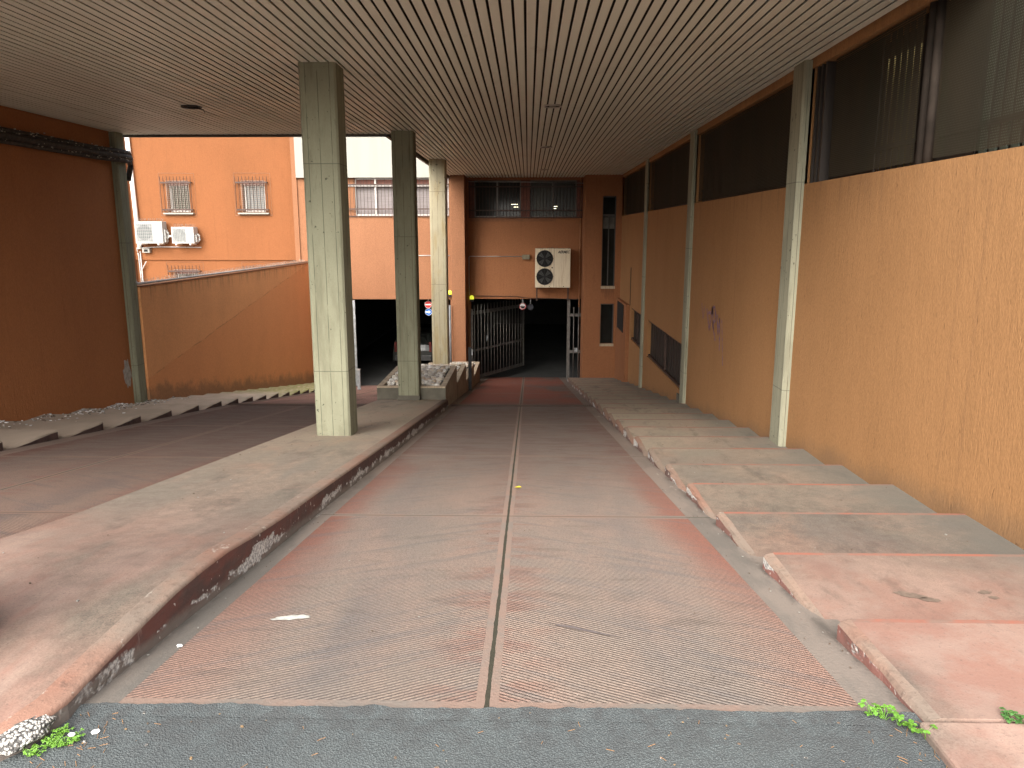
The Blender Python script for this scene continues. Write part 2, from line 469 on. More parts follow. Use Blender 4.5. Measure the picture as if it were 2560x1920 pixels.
def mk_kerb(name='kerb_face', step=False):
    m = M(name, True)
    x, y, z = m.xyz()
    a = m.noise(2.5, (1, 1, 3), 5, .65); b = m.noise(7, (1, .8, 2.5), 5, .7, 4.)
    hgt = z + (y - Y0) * SL                        # height above the ramp
    c = m.mix(a.smooth(.4, .65), *(((.25, .10, .08), (.17, .085, .07)) if step else ((.125, .05, .04), (.075, .046, .04))))
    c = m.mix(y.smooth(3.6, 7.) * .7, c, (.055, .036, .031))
    foot = (1. - (hgt + (m.noise(5, (1, .6, 1), 5, .7, 9.) - .5) * .10).smooth(.02, .075))
    c = m.mix(foot * (.15 if step else .8), c, (.17, .15, .128))
    scr = m.noise(7, (1, 2.2, .35), 4, .7, 12.).smooth(.60, .66)
    c = m.mix(scr * .45, c, (.30, .22, .19))
    c = m.mix(b.smooth(.55, .7) * .5, c, (.11, .075, .06))
    chip = (m.noise(3.2, (1, .55, 1.), 5, .72, 7.) + (.055 - hgt).abs() * -2.2).smooth(.475, .525)
    chip = chip * hgt.lt(.12) * y.smooth(2.3, 3.0, .5, 1.)
    cc = m.mix(m.noise(60, (1, 1, 1), 2, .7).smooth(.4, .6), (.55, .53, .49), (.24, .23, .22))
    c = m.mix(chip, c, cc)
    c = m.mix(m.noise(30, (1, 1, 1), 1, .5, 2.).smooth(.72, .75) * .7, c, (.6, .55, .5))
    return m.done(c, .8, m.bump(b - chip * .8, .6, .012), spec=.35)
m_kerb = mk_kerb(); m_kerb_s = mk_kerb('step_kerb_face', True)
def mk_lip():
    m = M('kerb_lip', True)
    a = m.noise(3, (1, .5, 1), 5, .7); a2 = m.noise(1.1, (1, .5, 1), 4, .6, 4.); y = m.xyz()[1]
    c = m.mix(a.smooth(.42, .62), (.27, .215, .175), (.32, .225, .175))
    c = m.mix(a2.smooth(.46, .64) * .7, c, (.32, .145, .10))
    g_ = m.noise(16, (1, 1, 1), 5, .7, 8.)
    c = m.mix(g_.smooth(.5, .72) * .5, c, (.12, .085, .07))
    c = m.mix(m.noise(9, (1, .6, 1), 5, .75, 2.).smooth(.62, .68) * .6, c, (.52, .47, .41))
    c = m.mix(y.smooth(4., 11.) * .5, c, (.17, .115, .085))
    c = m.mix(1., c, (.78, .77, .75), 'MULTIPLY')
    sp = m.noise(60, (1, 1, 1), 2, .7)
    return m.done(m.mix(sp.smooth(.60, .72) * .5, c, (.09, .06, .05)), .8, m.bump(sp * .6 + g_, .5, .008), spec=.3)
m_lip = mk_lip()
def mk_nosing():
    m = M('red_nosing', True)
    a = m.noise(2.6, (1, 1, 1), 5, .65); b = m.noise(14, (1, 1, 1), 4, .7, 5.)
    c = m.mix(a.smooth(.40, .58), (.25, .10, .07), (.18, .12, .095))
    c = m.mix(b.smooth(.55, .75) * .6, c, (.13, .09, .07))
    return m.done(c, .8, m.bump(b, .4, .006), spec=.3)
m_nosing = mk_nosing()

def mk_agg():
    m = M('exposed_aggregate')
    v = m.voro(85, (1, 1, 1)); d = S(m, v.outputs['Distance'])
    bw = m.nt.nodes.new('ShaderNodeRGBToBW'); m.nt.links.new(v.outputs['Color'], bw.inputs[0])
    c = m.mix(S(m, bw.outputs[0]).smooth(.2, .8), (.42, .39, .35), (.75, .72, .66))
    c = m.mix(d.smooth(.42, .62), c, (.10, .095, .09))
    return m.done(c, .8, m.bump(d * -1., .9, .012), spec=.3)
m_agg = mk_agg()
m_planter = board_concrete('planter_concrete', (.46, .37, .26), (.24, .19, .14))
m_planter_front = plain('planter_front_paint', (.115, .105, .08), .85, var=.3, scale=3, bump=.3)
m_soil = plain('planter_soil', (.10, .085, .07), .95, var=.4, scale=20)

# ------------------------------------------------------------------ SETTING: street, ramps, pavements
g = MB().face([(-160, -160, 0), (160, -160, 0), (160, 2.1, 0), (-160, 2.1, 0)]).face([(-160, 2.1, 0), (160, 2.1, 0), (160, Y0 + .01, 0), (-160, Y0 + .01, 0)])
tag(g.build('road', m_asphalt, weld=True), 'grey worn asphalt of the street in front of the ramps', 'road', kind='structure')
g = MB().face([(-160, 28, -6.0), (160, 28, -6.0), (160, 220, -6.0), (-160, 220, -6.0)])
tag(g.build('ground', m_garage), 'dark ground behind the buildings', 'ground', kind='structure')
# courtyard above the retaining wall
g = MB().face([(-40, 15.0, -1.9), (-7.9, 15.0, -1.9), (-7.9, 27.9, -1.9), (-40, 27.9, -1.9)])
tag(g.build('courtyard', plain('courtyard_paving', (.3, .27, .23), .9, bump=.3)), 'paved courtyard behind the low orange retaining wall', 'courtyard', kind='structure')

lip_ = MB(); xs_ = [-1.72 + .02 * k for k in range(157)]; wv_ = 0.; prev_ = None
for x in xs_:
    wv_ = wv_ * .82 + random.uniform(-.007, .007); yy_ = Y0 + .014 + wv_ + random.uniform(-.004, .004)
    if prev_: lip_.face([(prev_[0], Y0 - .06, .0015), (x, Y0 - .06, .0015), (x, yy_, zr(yy_) + .0055), (prev_[0], prev_[1], zr(prev_[1]) + .0055)])
    prev_ = (x, yy_)
lip_.build('ragged_edge', m_asphalt, bpy.data.objects['road'], weld=True)

rr = MB().face([(-1.75, Y0, 0), (XK + .1, Y0, 0), (XK + .1, YP, zr(YP)), (-1.75, YP, zr(YP))])
rr.face([(-2.2, YP, zr(YP)), (2.0, YP, zr(YP)), (2.0, 29.0, zr(29.)), (-2.2, 29.0, zr(29.))])
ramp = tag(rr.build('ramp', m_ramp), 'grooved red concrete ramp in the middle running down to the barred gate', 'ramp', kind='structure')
rl = MB().face([(-6.6, Y0, 0), (-2.7, Y0, 0), (-2.7, YD, zl(YD)), (-6.6, YD, zl(YD))])
rl.face([(-6.6, YD, zl(YD)), (-2.7, YD, zl(YD)), (-2.7, YB + .5, zl(YB + .5)), (-6.6, YB + .5, zl(YB + .5))])
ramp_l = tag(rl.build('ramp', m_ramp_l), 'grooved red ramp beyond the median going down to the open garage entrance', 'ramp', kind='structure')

# white dried mortar smear and skid marks lying on the ramp
def blob(cx, cy, rx, ry, zf, ang, dz=.004, n=26, jag=.3):
    pts = []
    for k in range(n):
        a = 2 * PI * k / n; r = 1 + random.uniform(-jag, jag) * .6
        u, v = rx * r * math.cos(a), ry * r * math.sin(a)
        X = cx + u * math.cos(ang) - v * math.sin(ang); Y = cy + u * math.sin(ang) + v * math.cos(ang)
        pts.append((X, Y, zf(Y) + dz))
    return MB().face(pts)
m_mortar = plain('dried_mortar', (.52, .52, .47), .85, var=.35, scale=25)
blob(-1.1, 3.30, .085, .032, zr, .25).build('mortar_patch', m_mortar, ramp)
m_skid = plain('skid_rubber', (.165, .135, .128), .85, var=.35, scale=60)
blob(.26, 3.18, .16, .014, zr, -.5, .0045, 30, .7).build('skid_mark', m_skid, ramp)

# median: lofted profile, level start then falling with the ramp, rounded lip along the right lane
def med_top(y):
    lo = .072 - max(0., y - 2.9) * .03
    hi = zr(y) + .172
    t = min(1., max(0., (y - 2.6) / 2.0)); t = t * t * (3 - 2 * t)
    return min(lo, hi + .0) if y > 4.2 else lo * (1 - t) + min(lo, hi) * t
ys = [2.12, 2.2, 2.35, 2.6, 2.9, 3.2, 3.5, 3.8, 4.2, 4.7, 5.5, 7, 9, 11, 13, 14.94]
prof = []
for i, y in enumerate(ys):
    zt = med_top(y); w = random.uniform(-.006, .006)
    xr = XMR + w + (-.10 if y < 2.15 else (-.035 if y < 2.25 else 0)); e = .016
    zb = zr(y) - .05 if y > Y0 else -.03
    if y < 2.15: zt -= .035
    prof.append([(XML - .06, zb if y < Y0 else zl(y) - .05), (XML - .03, zt - .035), (XML + .01, zt), (xr - .105, zt + .003), (xr - e, zt + .002), (xr - .007, zt - .003), (xr - .002, zt - .009), (xr, zt - .018), (xr + .002, zb)])
med = MB()
n = len(prof[0])
for i in range(len(ys) - 1):
    for k in range(n - 1):
        med.cur = 0 if k < 3 else (1 if k < 7 else 2)
        a, b, c, d = prof[i][k], prof[i][k + 1], prof[i + 1][k + 1], prof[i + 1][k]
        med.face([(a[0], ys[i], a[1]), (b[0], ys[i], b[1]), (c[0], ys[i + 1], c[1]), (d[0], ys[i + 1], d[1])])
for i in (0, len(ys) - 1):
    med.cur = 2; med.face([(p[0], ys[i], p[1]) for p in prof[i]])
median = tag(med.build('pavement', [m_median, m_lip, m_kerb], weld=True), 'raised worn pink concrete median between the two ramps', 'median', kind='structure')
for p in median.data.polygons: p.use_smooth = p.material_index == 1
# broken nose showing aggregate
ag = MB()
for k in range(2):
    pass
bmn = bmesh.new(); bmesh.ops.create_icosphere(bmn, subdivisions=3, radius=1)
agv = []
for v in bmn.verts:
    s_ = 1 + .12 * math.sin(v.co.x * 7 + v.co.y * 5) * math.cos(v.co.z * 6 + v.co.y * 9)
    agv.append((-1.645 + v.co.x * .062 * s_ + v.co.y * .02, 2.215 + v.co.y * .105 * s_, .042 + v.co.z * .035 * s_))
bmn.verts.ensure_lookup_table(); ag.add(agv, [tuple(v.index for v in f.verts) for f in bmn.faces]); bmn.free()
ag.build('broken_edge', m_agg, median, smooth=True)

# stepped pavements: every step a part
def steps(name, label, side, fars, zf, hs, mats, xa, xb, first_near):
    root = thing(name, (0, first_near, zf(first_near)), label, 'stepped pavement', kind='structure')
    near = first_near
    for i, fy in enumerate(fars):
        zfar = zf(fy) + hs[i]; znear = zfar + .022 if i else zfar + .035
        b = MB(); e = .022 * (1 if side > 0 else -1)     # bevel of the kerb edge
        j = random.uniform(-.008, .008)
        x0, x1 = (xa + j, xb) if side > 0 else (xa - j, xb)
        bot_n, bot_f = zf(near) - .25, zf(fy) - .25
        ny, f2 = near + .002, fy - .002
        ny -= .0
        zt = lambda y: znear + (zfar - znear) * (y - ny) / (f2 - ny)
        yl = f2 - .032
        N = 9; yy = [ny + (f2 - .010 - ny) * k / N for k in range(N + 1)]
        jx = [random.gauss(0, .0045) for _ in yy]; jz = [random.gauss(0, .003) for _ in yy]
        sg_ = 1 if side > 0 else -1
        XO = [x0 + a_ for a_ in jx]                                   # outer face
        XM = [x0 + sg_ * (.010 + abs(random.gauss(0, .004))) for _ in yy]
        XI = [x0 + sg_ * (.048 + random.gauss(0, .003)) for _ in yy]
        for k in range(N):
            a_, c_ = yy[k], yy[k + 1]
            b.cur = 0
            b.face([(XI[k], a_, zt(a_)), (x1, a_, zt(a_)), (x1, c_, zt(c_)), (XI[k + 1], c_, zt(c_))] if c_ < f2 - .03 else [(XI[k], a_, zt(a_)), (x1, a_, zt(a_)), (x1, c_ - .028, zt(c_)), (XI[k + 1], c_ - .028, zt(c_))])
            b.cur = 1
            b.face([(XI[k], a_, zt(a_)), (XI[k + 1], c_, zt(c_)), (XM[k + 1], c_, zt(c_) - .007 + jz[k + 1]), (XM[k], a_, zt(a_) - .007 + jz[k])])
            b.face([(XM[k], a_, zt(a_) - .007 + jz[k]), (XM[k + 1], c_, zt(c_) - .007 + jz[k + 1]), (XO[k + 1], c_, zt(c_) - .026), (XO[k], a_, zt(a_) - .026)])
            b.cur = 2
            w0, w1 = (a_ - ny) / (f2 - ny), (c_ - ny) / (f2 - ny)
            b.face([(XO[k], a_, zt(a_) - .026), (XO[k + 1], c_, zt(c_) - .026), (XO[k + 1], c_, bot_n + (bot_f - bot_n) * w1), (XO[k], a_, bot_n + (bot_f - bot_n) * w0)])
        a_, c_ = yy[-1] - .028, yy[-1]; xi, xo, xm = XI[-1], XO[-1], XM[-1]
        b.cur = 3
        b.face([(xi, a_, zt(c_)), (x1, a_, zt(c_)), (x1, c_, zt(c_) + .001), (xi, c_, zt(c_) + .001)])
        b.face([(xi, c_, zt(c_) + .001), (x1, c_, zt(c_) + .001), (x1, f2, zt(c_) - .011), (xi, f2, zt(c_) - .011)])
        b.face([(xi, c_, zt(c_) + .001), (xi, f2, zt(c_) - .011), (xm, f2, zt(c_) - .018), (xm, c_, zt(c_) - .007 + jz[-1])])
        b.cur = 2
        b.face([(xo, c_, zt(c_) - .026), (xm, c_, zt(c_) - .007 + jz[-1]), (xm, f2, zt(c_) - .018), (xm, f2, bot_f), (xo, c_, bot_f)])
        b.face([(xm, f2, zt(c_) - .018), (xi, f2, zt(c_) - .011), (xi, f2, bot_f), (xm, f2, bot_f)])
        b.cur = 0
        b.face([(xi, f2, zt(c_) - .011), (x1, f2, zt(c_) - .011), (x1, f2, bot_f), (xi, f2, bot_f)])
        b.face([(XO[0], ny, zt(ny) - .026), (XM[0], ny, zt(ny) - .007 + jz[0]), (XI[0], ny, zt(ny)), (x1, ny, zt(ny)), (x1, ny, bot_n), (XO[0], ny, bot_n)])
        b.build('step', mats, root)
        near = fy
    return root
fr = [3.12 + 1.052 * k for k in range(22)]
fr = [y for y in fr if y < YP - .2] + [YP + .02]
hs = [.10, .10, .10, .113, .112, .126, .13] + [.135] * 30
stepped = steps('stepped_pavement', 'worn concrete steps going down along the orange wall with pilasters', 1, fr, zr, hs, [m_step, m_lip, m_kerb_s, m_nosing], XK, XR + .02, 2.36)
def tread_z(y):
    k = next(i for i, f_ in enumerate(fr) if f_ >= y); near_ = fr[k - 1] if k else 2.36
    zf_ = zr(fr[k]) + hs[k]
    return zf_ + (.022 if k else .035) * (fr[k] - y) / (fr[k] - near_)
m_spot = plain('dark_spill', (.17, .125, .095), .8, var=.3, scale=40)
for cx_, cy_, l_, w_, an_ in ((1.93, 3.62, .075, .03, -.35), (2.0, 3.57, .05, .024, -.2), (2.32, 3.66, .035, .02, .2), (2.33, 3.60, .025, .018, 0.)):
    blob(cx_, cy_, l_, w_, tread_z, an_, .003, 20, .4).build('spill_stain', m_spot, stepped)
fl = [3.30 + 1.081 * k for k in range(12)]
fl = [y for y in fl if y < 15.6]
fl += [fl[-1] + .885 * (k + 1) for k in range(13)]
fl = [y for y in fl if y < YB]
hl = [.13] * 40
m_step_l = mk_pave('left_step_concrete', 0, .2)
def mk_mossy():
    m = M('mossy_step_concrete', True)
    y = m.xyz()[1]; a = m.noise(1.6, (1, 1, 1), 5, .65); b = m.noise(9, (1, 1, 1), 4, .7, 4.)
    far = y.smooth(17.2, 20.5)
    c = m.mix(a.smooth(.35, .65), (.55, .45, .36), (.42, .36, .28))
    c = m.mix((1. - y.smooth(10., 16.5)) * .75, c, (.17, .135, .105))  # dark near, pale far: canopy shade and courtyard light painted in
    c = m.mix(far * b.smooth(.3, .55) * .8, c, (.24, .25, .07))
    return m.done(c, .88, m.bump(b, .3, .01), spec=.25)
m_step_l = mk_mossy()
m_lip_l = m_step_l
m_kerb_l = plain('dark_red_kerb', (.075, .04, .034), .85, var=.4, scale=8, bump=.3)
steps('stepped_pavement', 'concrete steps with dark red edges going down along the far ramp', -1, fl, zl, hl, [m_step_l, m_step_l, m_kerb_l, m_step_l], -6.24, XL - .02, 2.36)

b = MB().prism([(XK - .02, -7), (XR + 2.5, -7), (XR + 2.5, 2.352), (XK - .035, 2.352)], 'z', -.08, .034)
tag(b.build('pavement', mk_pave('near_pavement_concrete', 0, .15), bevel=.012), 'short pinkish concrete pavement at the foot of the near steps', 'pavement', kind='structure')
b = MB().prism([(-12, -7), (-6.25, -7), (-6.25, 2.352), (-12, 2.352)], 'z', -.08, .034)
tag(b.build('pavement', m_step, bevel=.012), 'concrete pavement at the street end of the far steps', 'pavement', kind='structure')

# drains across the lanes
def drain(x0, x1, y, zf, label):
    root = thing('drain_grate', ((x0 + x1) / 2, y, zf(y)), label, 'drain grate', 'drain grates across the ramps')
    w = .30; d = MB()
    d.face([(x0, y, zf(y) + .003), (x1, y, zf(y) + .003), (x1, y + w, zf(y + w) + .003), (x0, y + w, zf(y + w) + .003)]); d.build('channel', m_dark, root)
    f = MB()
    for yy in (y, y + w - .02):
        f.prism([(yy, zf(yy) + .004), (yy + .02, zf(yy + .02) + .004), (yy + .02, zf(yy + .02) + .016), (yy, zf(yy) + .016)], 'x', x0, x1)
    f.build('frame', m_iron, root)
    g_ = MB(); nb = int((x1 - x0) / .045)
    for k in range(nb):
        x = x0 + (k + .5) * (x1 - x0) / nb
        g_.prism([(y + .02, zf(y + .02) + .004), (y + w - .02, zf(y + w - .02) + .004), (y + w - .02, zf(y + w - .02) + .013), (y + .02, zf(y + .02) + .013)], 'x', x - .013, x + .013)
    g_.build('grating', plain('rusty_grating', (.13, .10, .075), .7, .4, var=.4, scale=10), root)
drain(XMR + .02, XK - .02, 15.36, zr, 'rusty drain grate across the middle ramp beside the pebble planters')
drain(-6.2, XML - .07, 15.40, zl, 'drain grate across the far ramp beyond the median')

# ------------------------------------------------------------------ canopy: slatted ceiling
YC0 = 5.7
can = thing('canopy', (0, 9, H), 'flat canopy with a taupe slatted metal ceiling over both ramps', 'canopy')
sl = MB(); pitch = .1036; x = XL + .03
while x < XR - .02:
    y1 = 15.24 if x < -2.66 else YB
    w = .081; dz = random.uniform(-.0012, .0012)
    a, bx = x, min(x + w, XR - .003)
    pr = [(a + .016, H + .03), (a, H + .003 + dz), (a + .003, H + dz), (bx - .003, H + dz), (bx, H + .003 + dz), (bx - .016, H + .03)]
    cut = random.choice([9.6, 11.2, 12.8]) + random.uniform(-.02, .02); d2 = random.uniform(-.003, .001)
    sl.prism(pr, 'y', YC0, cut); sl.prism([(px_, pz_ + d2) for px_, pz_ in pr], 'y', cut + .005, y1)
    x += pitch
sl.build('slats', m_slat, can)
bk = MB().box(XL - .4, XR + .35, YC0 - .05, 15.26, H + .12, H + .34).box(-2.70, XR + .35, 15.262, YB + .2, H + .12, H + .34)
bk.build('deck', m_dark, can)
m_trim = plain('dark_trim', (.10, .085, .07), .6)
MB().box(XL, -2.70, 15.24, 15.30, H - .045, H + .12).build('edge_trim', m_trim, can)
MB().box(-2.74, -2.68, 15.302, YB - .1, H - .045, H + .12).build('edge_trim', m_trim, can)
MB().box(XL - .4, XR + .35, YC0 - .12, YC0 - .052, H - .10, H + .45).build('fascia', m_trim, can)

MB().box(-2.545, -2.13, 2.38, YC0 - .121, H + .052, H + .34).build('beam', m_col, can)
# round ceiling lights
def downlight(x, y, label, broken=False):
    r = thing('ceiling_light', (x, y, H), label, 'ceiling light', 'round lights let into the slatted ceiling')
    MB().disc((x, y, H - .006), .115, 'z', .004).build('recess', m_dark, r)
    if broken:
        MB().ring((x, y, H - .008), .14, .012, 'z', 24, 6).build('rim', m_black, r, smooth=True)
        q = MB().tube([(x - .05, y, H - .01), (x + .1, y - .05, H - .035), (x + .19, y - .03, H - .05), (x + .2, y - .02, H - .09)], .006)
        q.tube([(x - .12, y + .03, H - .008), (x - .02, y - .06, H - .03), (x + .12, y - .02, H - .02)], .008)
        q.build('loose_wire', m_black, r)
    else:
        MB().ring((x, y, H - .008), .125, .013, 'z', 28, 6).build('rim', m_alu, r, smooth=True)
        MB().disc((x, y, H - .02), .055, 'z', .012).build('bulb', m_grey, r)
downlight(-5.02, 11.92, 'broken dark round ceiling light with a loose wire near the left wall', True)
downlight(.36, 11.95, 'nearest of the three round ceiling lights in line above the middle ramp')
downlight(.39, 17.52, 'middle one of the three round ceiling lights in line above the ramp')
downlight(.47, 23.69, 'farthest of the three round ceiling lights, close to the barred window')

# ------------------------------------------------------------------ concrete columns
def column(x0, x1, y0, y1, zb, zt, label, mat, group, name='concrete_column', plinth=False):
    b = MB(); c = .022
    b.prism([(x0 + c, y0), (x1 - c, y0), (x1, y0 + c), (x1, y1 - c), (x1 - c, y1), (x0 + c, y1), (x0, y1 - c), (x0, y0 + c)], 'z', zb, zt)
    o = b.build(name, mat, loc=((x0 + x1) / 2, (y0 + y1) / 2, zb))
    o.data.materials[0] = mat
    if plinth:
        MB().box(x0 - .012, x1 + .012, y0 - .012, y1 + .012, zb, zb + .135).build('plinth', m_planter_front, o)
    return tag(o, label, 'column', group)
G1 = 'free-standing columns on the median'
column(-2.545, -2.13, 2.40, 2.81, .0, H + .05, 'column at the street end of the median, cut by the picture edge', m_col, G1)
column(-2.545, -2.13, 8.93, 9.34, med_top(9.) - .02, H + .05, 'tallest greenish concrete column, standing free on the bare median', m_col, G1)
column(-2.535, -2.13, 14.73, 15.14, med_top(14.8) - .03, H + .05, 'concrete column with a dark plinth in front of the first pebble planter', m_col, G1, plinth=True)
column(-2.555, -2.135, 20.37, 20.78, -2.9, H + .05, 'concrete column rising out of the pebbles with a yellow stained foot', board_concrete('far_column_concrete', (.46, .41, .28), (.38, .28, .12)), G1)
G2 = 'pilasters against the orange walls'
column(3.005, XR + .05, 8.93, 9.31, -1.0, H, 'nearest pale concrete pilaster on the wall beside the steps', m_col2, G2, 'concrete_pilaster')
column(3.03, XR + .05, 14.72, 15.08, -1.85, H, 'pale concrete pilaster between the graffiti and the long low window', m_col2, G2, 'concrete_pilaster')
column(3.04, XR + .05, 20.38, 20.72, -2.7, H, 'farthest pale concrete pilaster between the two low windows', m_col2, G2, 'concrete_pilaster')
column(XL - .2, -7.70, 14.78, 15.09, -1.75, H, 'grey concrete pilaster ending the dark wall by the courtyard', m_col, G2, 'concrete_pilaster')

# ------------------------------------------------------------------ right side building
rb = thing('side_building', (XR + .2, 14, -1), 'long orange plastered building side with dark screened upper windows', 'building')
bays = [(2.2, 8.93), (9.31, 14.72), (15.08, 20.38), (20.72, YP)]
ZS, ZT = 2.18, 3.40
lowwin = [(15.16, 19.8, -1.5, -.55), (20.9, 23.05, -1.5, -.55)]
w = MB().wall('x', XR, 2.2, YP + .1, -4.2, H + .1, [(a, b_, ZS, ZT) for a, b_ in bays] + lowwin, .30)
w.face([(XR, 2.2, -4.2), (XR, 2.2, H + .1), (XR + 3, 2.2, H + .1), (XR + 3, 2.2, -4.2)])
w.build('wall', m_rwall, rb, weld=True)
MB().box(2.975, XR - .002, 23.3, YP - .002, -3.6, -.5).build('wall_projection', m_rwall_far, rb)
MB().box(XR - .012, XR - .002, 23.22, 23.28, -.5, .62).build('crack_cover', m_brownfin, rb)
# upper windows: fins behind a sun screen
m_pipe = plain('matt_brown_pipe', (.045, .035, .028), .95, 0., var=.4, scale=5, spec=.15)
def back_of(y0, y1):
    return MB().box(XR + .30, XR + .32, y0, y1, ZS, ZT)
m_pale = plain('pale_slit_backing', (.22, .17, .05), .9, var=.2)
for bi, (a, b_) in enumerate(bays):
    win = bpy.data.objects.new('window', None); COL.objects.link(win); win.parent = rb
    win.location = Vector((XR, (a + b_) / 2, ZS)) - rb.location
    fins = MB(); y = a + .04
    while y < b_ - .05:
        g_ = bi == 0
        if g_ and y < 5.75:
            fins.cur = 1; fins.box(XR + .15, XR + .165, y, y + .075, ZS + .01, ZT - .01); y += .125
        elif g_ and 6.62 < y < 7.45:
            fins.cur = 0; fins.box(XR + .14, XR + .145, y, y + .078, ZS + .01, ZT - .01); y += .116
        else:
            fins.cur = 0; fins.box(XR + .14, XR + .155 , y, min(y + .12, b_ - .01), ZS + .01, ZT - .01); y += .1204
    fins.cur = 0
    fins.box(XR + .115, XR + .135, a + .01, b_ - .01, ZS + .20, ZS + .245)
    fins.cur = 0
    if bi == 0:
        fins.box(XR + .30, XR + .315, a, 5.85, ZS, ZT).box(XR + .30, XR + .315, 8.05, b_, ZS, ZT).box(XR + .30, XR + .315, 5.85, 6.75, ZS, ZT)
    else: fins.box(XR + .30, XR + .315, a, b_, ZS, ZT)
    fins.build('fins', [m_brownfin, m_greenfin], win)
    sc_ = MB()
    segs = {0: [(6.55, 8.36), (2.3, 6.24)], 1: [(9.33, 14.6)], 2: [(15.1, 20.3)], 3: [(20.76, YP - .05)]}[bi]
    for s0, s1 in segs:
        nseg = max(2, int((s1 - s0) / .35)); zz = []
        for k in range(nseg + 1):
            yy = s0 + (s1 - s0) * k / nseg
            zz.append((XR + .05 + random.uniform(-.012, .012), yy))
        for (xa, ya), (xb, yb) in zip(zz, zz[1:]):
            zb_ = ZS + .03
            sc_.face([(xa, ya, zb_), (xb, yb, zb_), (xb - .01, yb, ZT - .02), (xa - .01, ya, ZT - .02)])
    sc_.build('screen', m_screen, win)
    if bi == 0:
        o = MB().box(XR + 1.3, XR + 1.32, 5.9, 13.0, ZS - .6, ZT + 3.).build('added_slit_backing', m_pale, win)  # pale board added so the gaps between fins show as bright slits
        MB().box(XR + .36, XR + 1.15, 5.7, 13., ZT + .25, ZT + .3).build('unseen_light_shield', m_dark, win)  # unseen cover added to dim the daylight behind the fins
        p_ = MB()
        for yy in (8.82, 8.70, 8.58): p_.box(XR + .02, XR + .12, yy - .03, yy + .012, ZS + .005, ZT - .005)
        p_.build('bare_fin', m_brownfin, win)
        for yy in (6.47, 6.35): MB().tube([(XR + .06, yy, ZS + .003), (XR + .06, yy, ZT - .003)], .04, 10).build('pipe', m_pipe, win, smooth=True)
# lower level windows with dark panels
for (a, b_, c, d) in lowwin:
    win = bpy.data.objects.new('low_window', None); COL.objects.link(win); win.parent = rb
    win.location = Vector((XR, (a + b_) / 2, c)) - rb.location
    p_ = MB(); nn = int((b_ - a) / .16)
    for k in range(nn):
        ya = a + (b_ - a) * k / nn
        p_.box(XR + .10 + (k % 2) * .012, XR + .13, ya, a + (b_ - a) * (k + 1) / nn - .004, c, d)
    p_.build('panel', m_brownfin, win)
    f = MB().box(XR + .04, XR + .09, a + .002, b_ - .002, d - .05, d - .002).box(XR + .04, XR + .09, a + .002, b_ - .002, c + .002, c + .05)
    f.box(XR + .04, XR + .09, (a + b_) / 2 - .02, (a + b_) / 2 + .02, c + .05, d - .05)
    f.build('frame', m_iron, win)
wv = MB().box(2.955, 2.974, 23.86, 25.4, -1.42, -.56); wv.build('low_window', m_dark, rb)
MB().box(XR - .03, XR - .003, 15.10, 15.50, -2.0, -1.58).build('cement_patch', m_planter_front, rb)

# graffiti scrawl
gp = MB()
def stroke(pts, wdt=.035):
    for (y0, z0), (y1, z1) in zip(pts, pts[1:]):
        d = Vector((0, y1 - y0, z1 - z0)); nrm = Vector((0, -d.z, d.y)).normalized() * wdt / 2
        gp.face([(XR - .004, y0 + nrm.y, z0 + nrm.z), (XR - .004, y1 + nrm.y, z1 + nrm.z), (XR - .004, y1 - nrm.y, z1 - nrm.z), (XR - .004, y0 - nrm.y, z0 - nrm.z)])
stroke([(13.7, .42), (13.55, .16), (13.45, .40)])
stroke([(13.3, .36), (13.05, .02), (12.9, .42), (12.75, .05)], .06)
stroke([(13.2, .30), (12.8, .34)], .05)
stroke([(12.95, .38), (12.75, .45), (12.62, .25), (12.85, .15), (12.6, -.10)], .055)
stroke([(12.55, .34), (12.45, .02), (12.38, .30), (12.30, -.22)], .05)
stroke([(12.25, .30), (12.15, -.02), (12.05, -.42)], .035)
m_gr = M('faded_violet_paint')
na = m_gr.noise(24, (1, 1, .6), 4, .7)
m_gr.done(m_gr.mix(na.smooth(.42, .58), (.17, .10, .19), (.30, .15, .10)), .9)
tag(gp.build('graffiti', m_gr.mat, loc=(XR - .004, 13, 0)), 'faded violet graffiti scrawl sprayed on the orange wall', 'graffiti')

